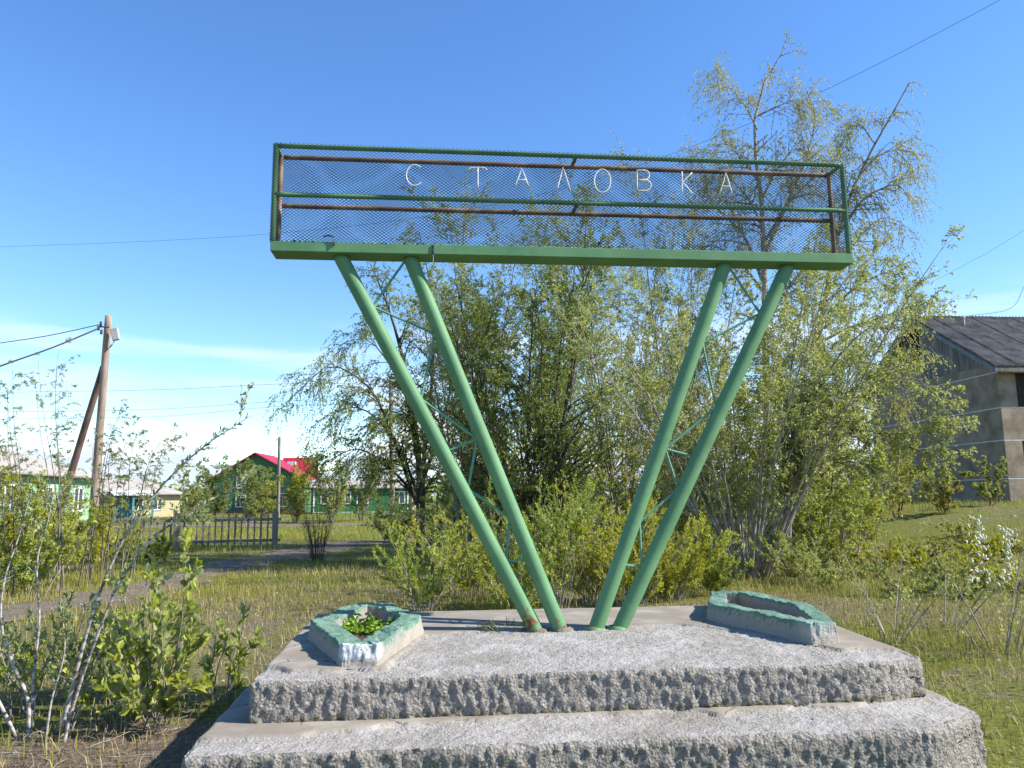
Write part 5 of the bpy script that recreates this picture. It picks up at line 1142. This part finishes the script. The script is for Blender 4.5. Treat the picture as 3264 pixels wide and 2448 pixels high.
for xd, yd, lab, sd_k in ((40, 1545, 'small leaved willow growth behind the outermost pale stems', 1), (150, 1500, 'small leaved willow growth behind the long leaning branch', 2), (300, 1500, 'small leaved willow growth behind the broad leaved shrub', 3), (-40, 1500, 'small leaved willow growth beside the outermost pale stems', 4)):
    gb = on_ground(xd, yd); Db = float((gb - CAM) @ AX_F)
    broad(lab, gb, Db, [(xd + rt.uniform(-110, 130), rt.uniform(1290, 1440)) for _ in range(13)], 80 + sd_k, 8, 20, .042, 'leaf_fresh' if sd_k % 2 else 'leaf_grey', .34)
# low sprig on the gravel edge
shrub('small sprig growing at the gravel edge left of the plinth', 345, 8.6, 351, .55, 9, 40, lmat='leaf_fresh', bark='bark_grey', per=6, group='young willow shrubs')

# ================================================================== GRASS, LITTER, STONES
def seg_dist(x, y, C, W):
    d = np.full(x.shape, 1e9)
    for i in range(len(C)): d = np.minimum(d, np.hypot(x - C[i, 0], y - C[i, 1]) - W[i] / 2)
    return d
def grass(name, label, K, xr, yr, hmin, hmax, wid, mat, seed, keep=None, lean=.35, group=None, patch=None):
    rng = np.random.default_rng(seed); x = rng.uniform(*xr, K); y = rng.uniform(*yr, K)
    ok = ~((x > -2.23) & (x < 2.2) & (y > -1.8) & (y < 1.3)); dpath = seg_dist(x, y, path_c, path_w); ok &= dpath > -np.abs(rng.normal(0, .35, K)) * (1 + fbm(np.stack([x * .7, y * .7, 0 * x], -1), 2, 23)); ok &= seg_dist(x, y, road_c, road_w) > 0
    ok &= ~((x > BX - .2) & (y > BY - .2))
    rel = (x - CAM[0]) * AX_R[0] + (y - CAM[1]) * AX_R[1]; dep = (x - CAM[0]) * AX_F[0] + (y - CAM[1]) * AX_F[1]; ok &= (np.abs(rel) < .85 * dep + 2.0) & (dep > 1.0)
    if patch is not None:
        pn = fbm(np.stack([x * patch[0], y * patch[0], 0 * x], -1), 3, seed) ; ok &= pn > patch[1] + rng.normal(0, .15, K)
    if keep is not None: ok &= rng.uniform(0, 1, K) > keep * soil_mask(x, y)
    x, y = x[ok], y[ok]; K = len(x); z = terrain(x, y) - .01
    cl = .65 + .5 * fbm(np.stack([x * .9, y * .9, 0 * x], -1), 2, seed + 1); h = np.clip(cl, .35, 1.3) * rng.uniform(hmin, hmax, K); a = rng.uniform(0, 2 * np.pi, K); l = rng.uniform(.1, 1.6, K) * lean
    dx, dy = np.cos(a), np.sin(a); b_ = np.stack([x, y, z], -1); sd_ = np.stack([-dy, dx, 0 * dx], -1) * (wid * rng.uniform(.6, 1.3, K))[:, None]; ld = np.stack([dx, dy, 0 * dx], -1)
    m_ = b_ + np.stack([0 * h, 0 * h, h * .6], -1) + ld * (h * l * .3)[:, None]; t_ = b_ + np.stack([0 * h, 0 * h, h * (1 - .25 * l)], -1) + ld * (h * l)[:, None]
    if yr[0] > 5:
        V = np.stack([b_ - sd_, b_ + sd_, t_], 1).reshape(-1, 3); Fg = [np.arange(K * 3).reshape(K, 3)]; nv = 3
    else:
        V = np.stack([b_ - sd_, b_ + sd_, m_ + sd_ * .7, m_ - sd_ * .7, t_], 1).reshape(-1, 3); o_ = np.arange(K)[:, None] * 5; Fg = [o_ + np.array([0, 1, 2, 3]), o_ + np.array([3, 2, 4])]; nv = 5
    o = link(name, mk_mesh(name, V, Fg, mat, attr={'v': np.repeat(np.clip(rng.normal(.5, .25, K), 0, 1), nv)})); tag(o, label, 'grass', group); o['kind'] = 'stuff'; return o
M['grass_green'] = leaf_mat('grass_green', (0.11, 0.125, 0.008), (0.27, 0.28, 0.024), (0.46, 0.42, 0.07), .4, .6)
M['grass_dry'] = leaf_mat('grass_dry', (0.18, 0.13, 0.055), (0.38, 0.30, 0.14), (0.6, 0.51, 0.29), .25, .8)
grass('grass', 'short green grass around the plinth and along the path', 95000, (-12, 12), (-4.5, 14), .05, .2, .0036, M['grass_green'], 3, keep=.8, patch=(.5, -.4))
grass('dry_grass', 'dry straw coloured grass matted around the plinth', 90000, (-12, 13), (-4.5, 13), .04, .2, .003, M['grass_dry'], 4, keep=.3, lean=.95, patch=(.45, -.4))
grass('grass', 'taller green grass of the meadow behind the shrubs', 75000, (-24, 26), (9, 34), .10, .34, .008, M['grass_green'], 5, patch=(.25, -.35))
grass('dry_grass', 'sparse dry grass of the meadow behind the shrubs', 50000, (-24, 26), (9, 34), .06, .25, .007, M['grass_dry'], 6, lean=.8, patch=(.25, -.1))
grass('grass', 'lush grass strip between the gravel path and the far road', 45000, (-34, 40), (27, 74), .12, .34, .018, M['grass_green'], 7)
M['grass_brown'] = leaf_mat('grass_brown', (0.08, 0.055, 0.03), (0.18, 0.13, 0.075), (0.34, 0.27, 0.17), .15, .9)
M['grass_olive'] = leaf_mat('grass_olive', (0.13, 0.12, 0.015), (0.30, 0.27, 0.05), (0.52, 0.44, 0.16), .35, .7)
grass('tall_grass', 'rough tall olive grass with straw in it, right of the plinth', 34000, (1.5, 15), (-4.0, 13), .08, .36, .004, M['grass_olive'], 15, lean=.7, patch=(.45, -.6))
grass('tall_grass', 'rough straw coloured grass between the path and the plinth', 12000, (-9, 1.5), (1.4, 9), .10, .34, .004, M['grass_olive'], 16, lean=.6, patch=(.5, -.05))
# rank tufts at the plinth edge and on the slab by the legs
grass('dry_grass', 'matted dead grass and roots along the left side of the plinth', 3500, (-4.6, -2.15), (-3.4, .9), .04, .16, .0026, M['grass_brown'], 8, lean=1.9)
def tuft(label, c, seed, n, h, spread, mat):
    rng = np.random.default_rng(seed); P, R, L = make_stems(c, n, h, 55, .0022, rng, .6, .03, 6, spread); V, F = tubes_arr(P, R * .8, 3, False); o = link('grass_tuft', mk_mesh('grass_tuft', V - np.array(c), F, mat, attr={'v': np.repeat(rng.uniform(.1, .8, n), 18)})); o.location = c; tag(o, label, 'grass')
tuft('dark grass tuft sprouting at the foot of the left legs', (-.52, .10, G), 4, 90, .13, .13, M['grass_green'])
tuft('thin dry grass blades at the crack beside the left legs', (-.80, .04, G), 6, 40, .07, .16, M['grass_dry'])
# dead leaves and pale chips scattered on the ground: too many to count
def litter(name, label, K, xr, yr, size, mat, seed, patch):
    rng = np.random.default_rng(seed); x = rng.uniform(*xr, K); y = rng.uniform(*yr, K); pn = fbm(np.stack([x * .4, y * .4, 0 * x], -1), 3, seed); ok = (pn > patch) & ~((x > -2.23) & (x < 2.2) & (y > -1.8) & (y < 1.3)); x, y = x[ok], y[ok]; K = len(x)
    b_ = np.stack([x, y, terrain(x, y) + rng.uniform(.012, .045, K)], -1); d = unit(rng.normal(size=(K, 3)) * [1, 1, .3]); nr = unit(rng.normal(size=(K, 3)) * .5 + [0, 0, 1]); s = size * rng.uniform(.5, 1.4, K); sd_ = unit(np.cross(d, nr)); nr = np.cross(sd_, d)
    V = np.stack([b_ - d * s[:, None], b_ + sd_ * s[:, None] * .5 + nr * s[:, None] * .2, b_ + d * s[:, None], b_ - sd_ * s[:, None] * .5 + nr * s[:, None] * .2], 1).reshape(-1, 3)
    o = link(name, mk_mesh(name, V, np.arange(K * 4).reshape(K, 4), mat, attr={'v': np.repeat(rng.uniform(0, 1, K), 4)})); tag(o, label, 'litter'); o['kind'] = 'stuff'
M['litter'] = leaf_mat('litter', (0.10, 0.065, 0.035), (0.22, 0.16, 0.095), (0.42, 0.36, 0.26), .05, .8)
litter('leaf_litter', 'brown and bleached dead leaves strewn over the bare ground', 26000, (-12, 14), (-4.5, 14), .018, M['litter'], 12, -.6)

# dead twigs lying on the bare soil by the plinth
rng = np.random.default_rng(88); K = 200; x = np.concatenate([rng.uniform(-4.6, -2.3, 140), rng.uniform(-7, 6, 60)]); y = np.concatenate([rng.uniform(-3, .6, 140), rng.uniform(2, 8, 60)]); a = rng.uniform(0, 2 * np.pi, K); l = rng.uniform(.06, .42, K) * rng.uniform(.4, 1, K); t = np.linspace(-.5, .5, 5)
P = np.stack([x[:, None] + np.cos(a)[:, None] * l[:, None] * t, y[:, None] + np.sin(a)[:, None] * l[:, None] * t, 0 * x[:, None] + 0 * t], -1); P[..., :2] += rng.normal(0, .012, P[..., :2].shape); P[..., 2] = terrain(P[..., 0], P[..., 1]) + .015 + rng.uniform(0, .05, (K, 1)) + rng.normal(0, .004, P.shape[:2])
V, F = tubes_arr(P, rng.uniform(.0012, .0042, (K, 1)) * np.ones((1, 5)), 4, False)
o = link('dead_twigs', mk_mesh('dead_twigs', V, F, M['bark_grey'], True)); tag(o, 'dead grey twigs strewn over the bare soil beside the plinth', 'litter'); o['kind'] = 'stuff'

# small stones lying on the path and on the worn ground
rng = np.random.default_rng(93); K = 520; tt = rng.integers(0, len(path_c), 460); x = np.concatenate([path_c[tt, 0] + rng.normal(0, .55, 460), rng.uniform(-7, 7, 60)]); y = np.concatenate([path_c[tt, 1] + rng.normal(0, .55, 460), rng.uniform(1.6, 9, 60)])
V0, F0 = box(-.5, .5, -.5, .5, -.4, .4); V0 = V0 * (1 + .0)
sz = rng.lognormal(-3.95, .5, K); ang = rng.uniform(0, 6.28, K); jit = rng.uniform(.6, 1.15, (K, 8, 3)); Q = V0[None] * jit * sz[:, None, None] * np.array([1.1, .8, .6]); ca, sa = np.cos(ang)[:, None], np.sin(ang)[:, None]
W = np.stack([Q[..., 0] * ca - Q[..., 1] * sa + x[:, None], Q[..., 0] * sa + Q[..., 1] * ca + y[:, None], Q[..., 2] + (terrain(x, y) + .035)[:, None]], -1)
M['stone'] = varied('stone', (0.14, 0.125, 0.105), (0.34, 0.31, 0.27), 3, .9)
o = link('pebbles', mk_mesh('pebbles', W.reshape(-1, 3), (np.arange(K)[:, None, None] * 8 + F0[None]).reshape(-1, 4), M['stone'], True)); tag(o, 'small pale stones scattered over the gravel path', 'stones'); o['kind'] = 'stuff'
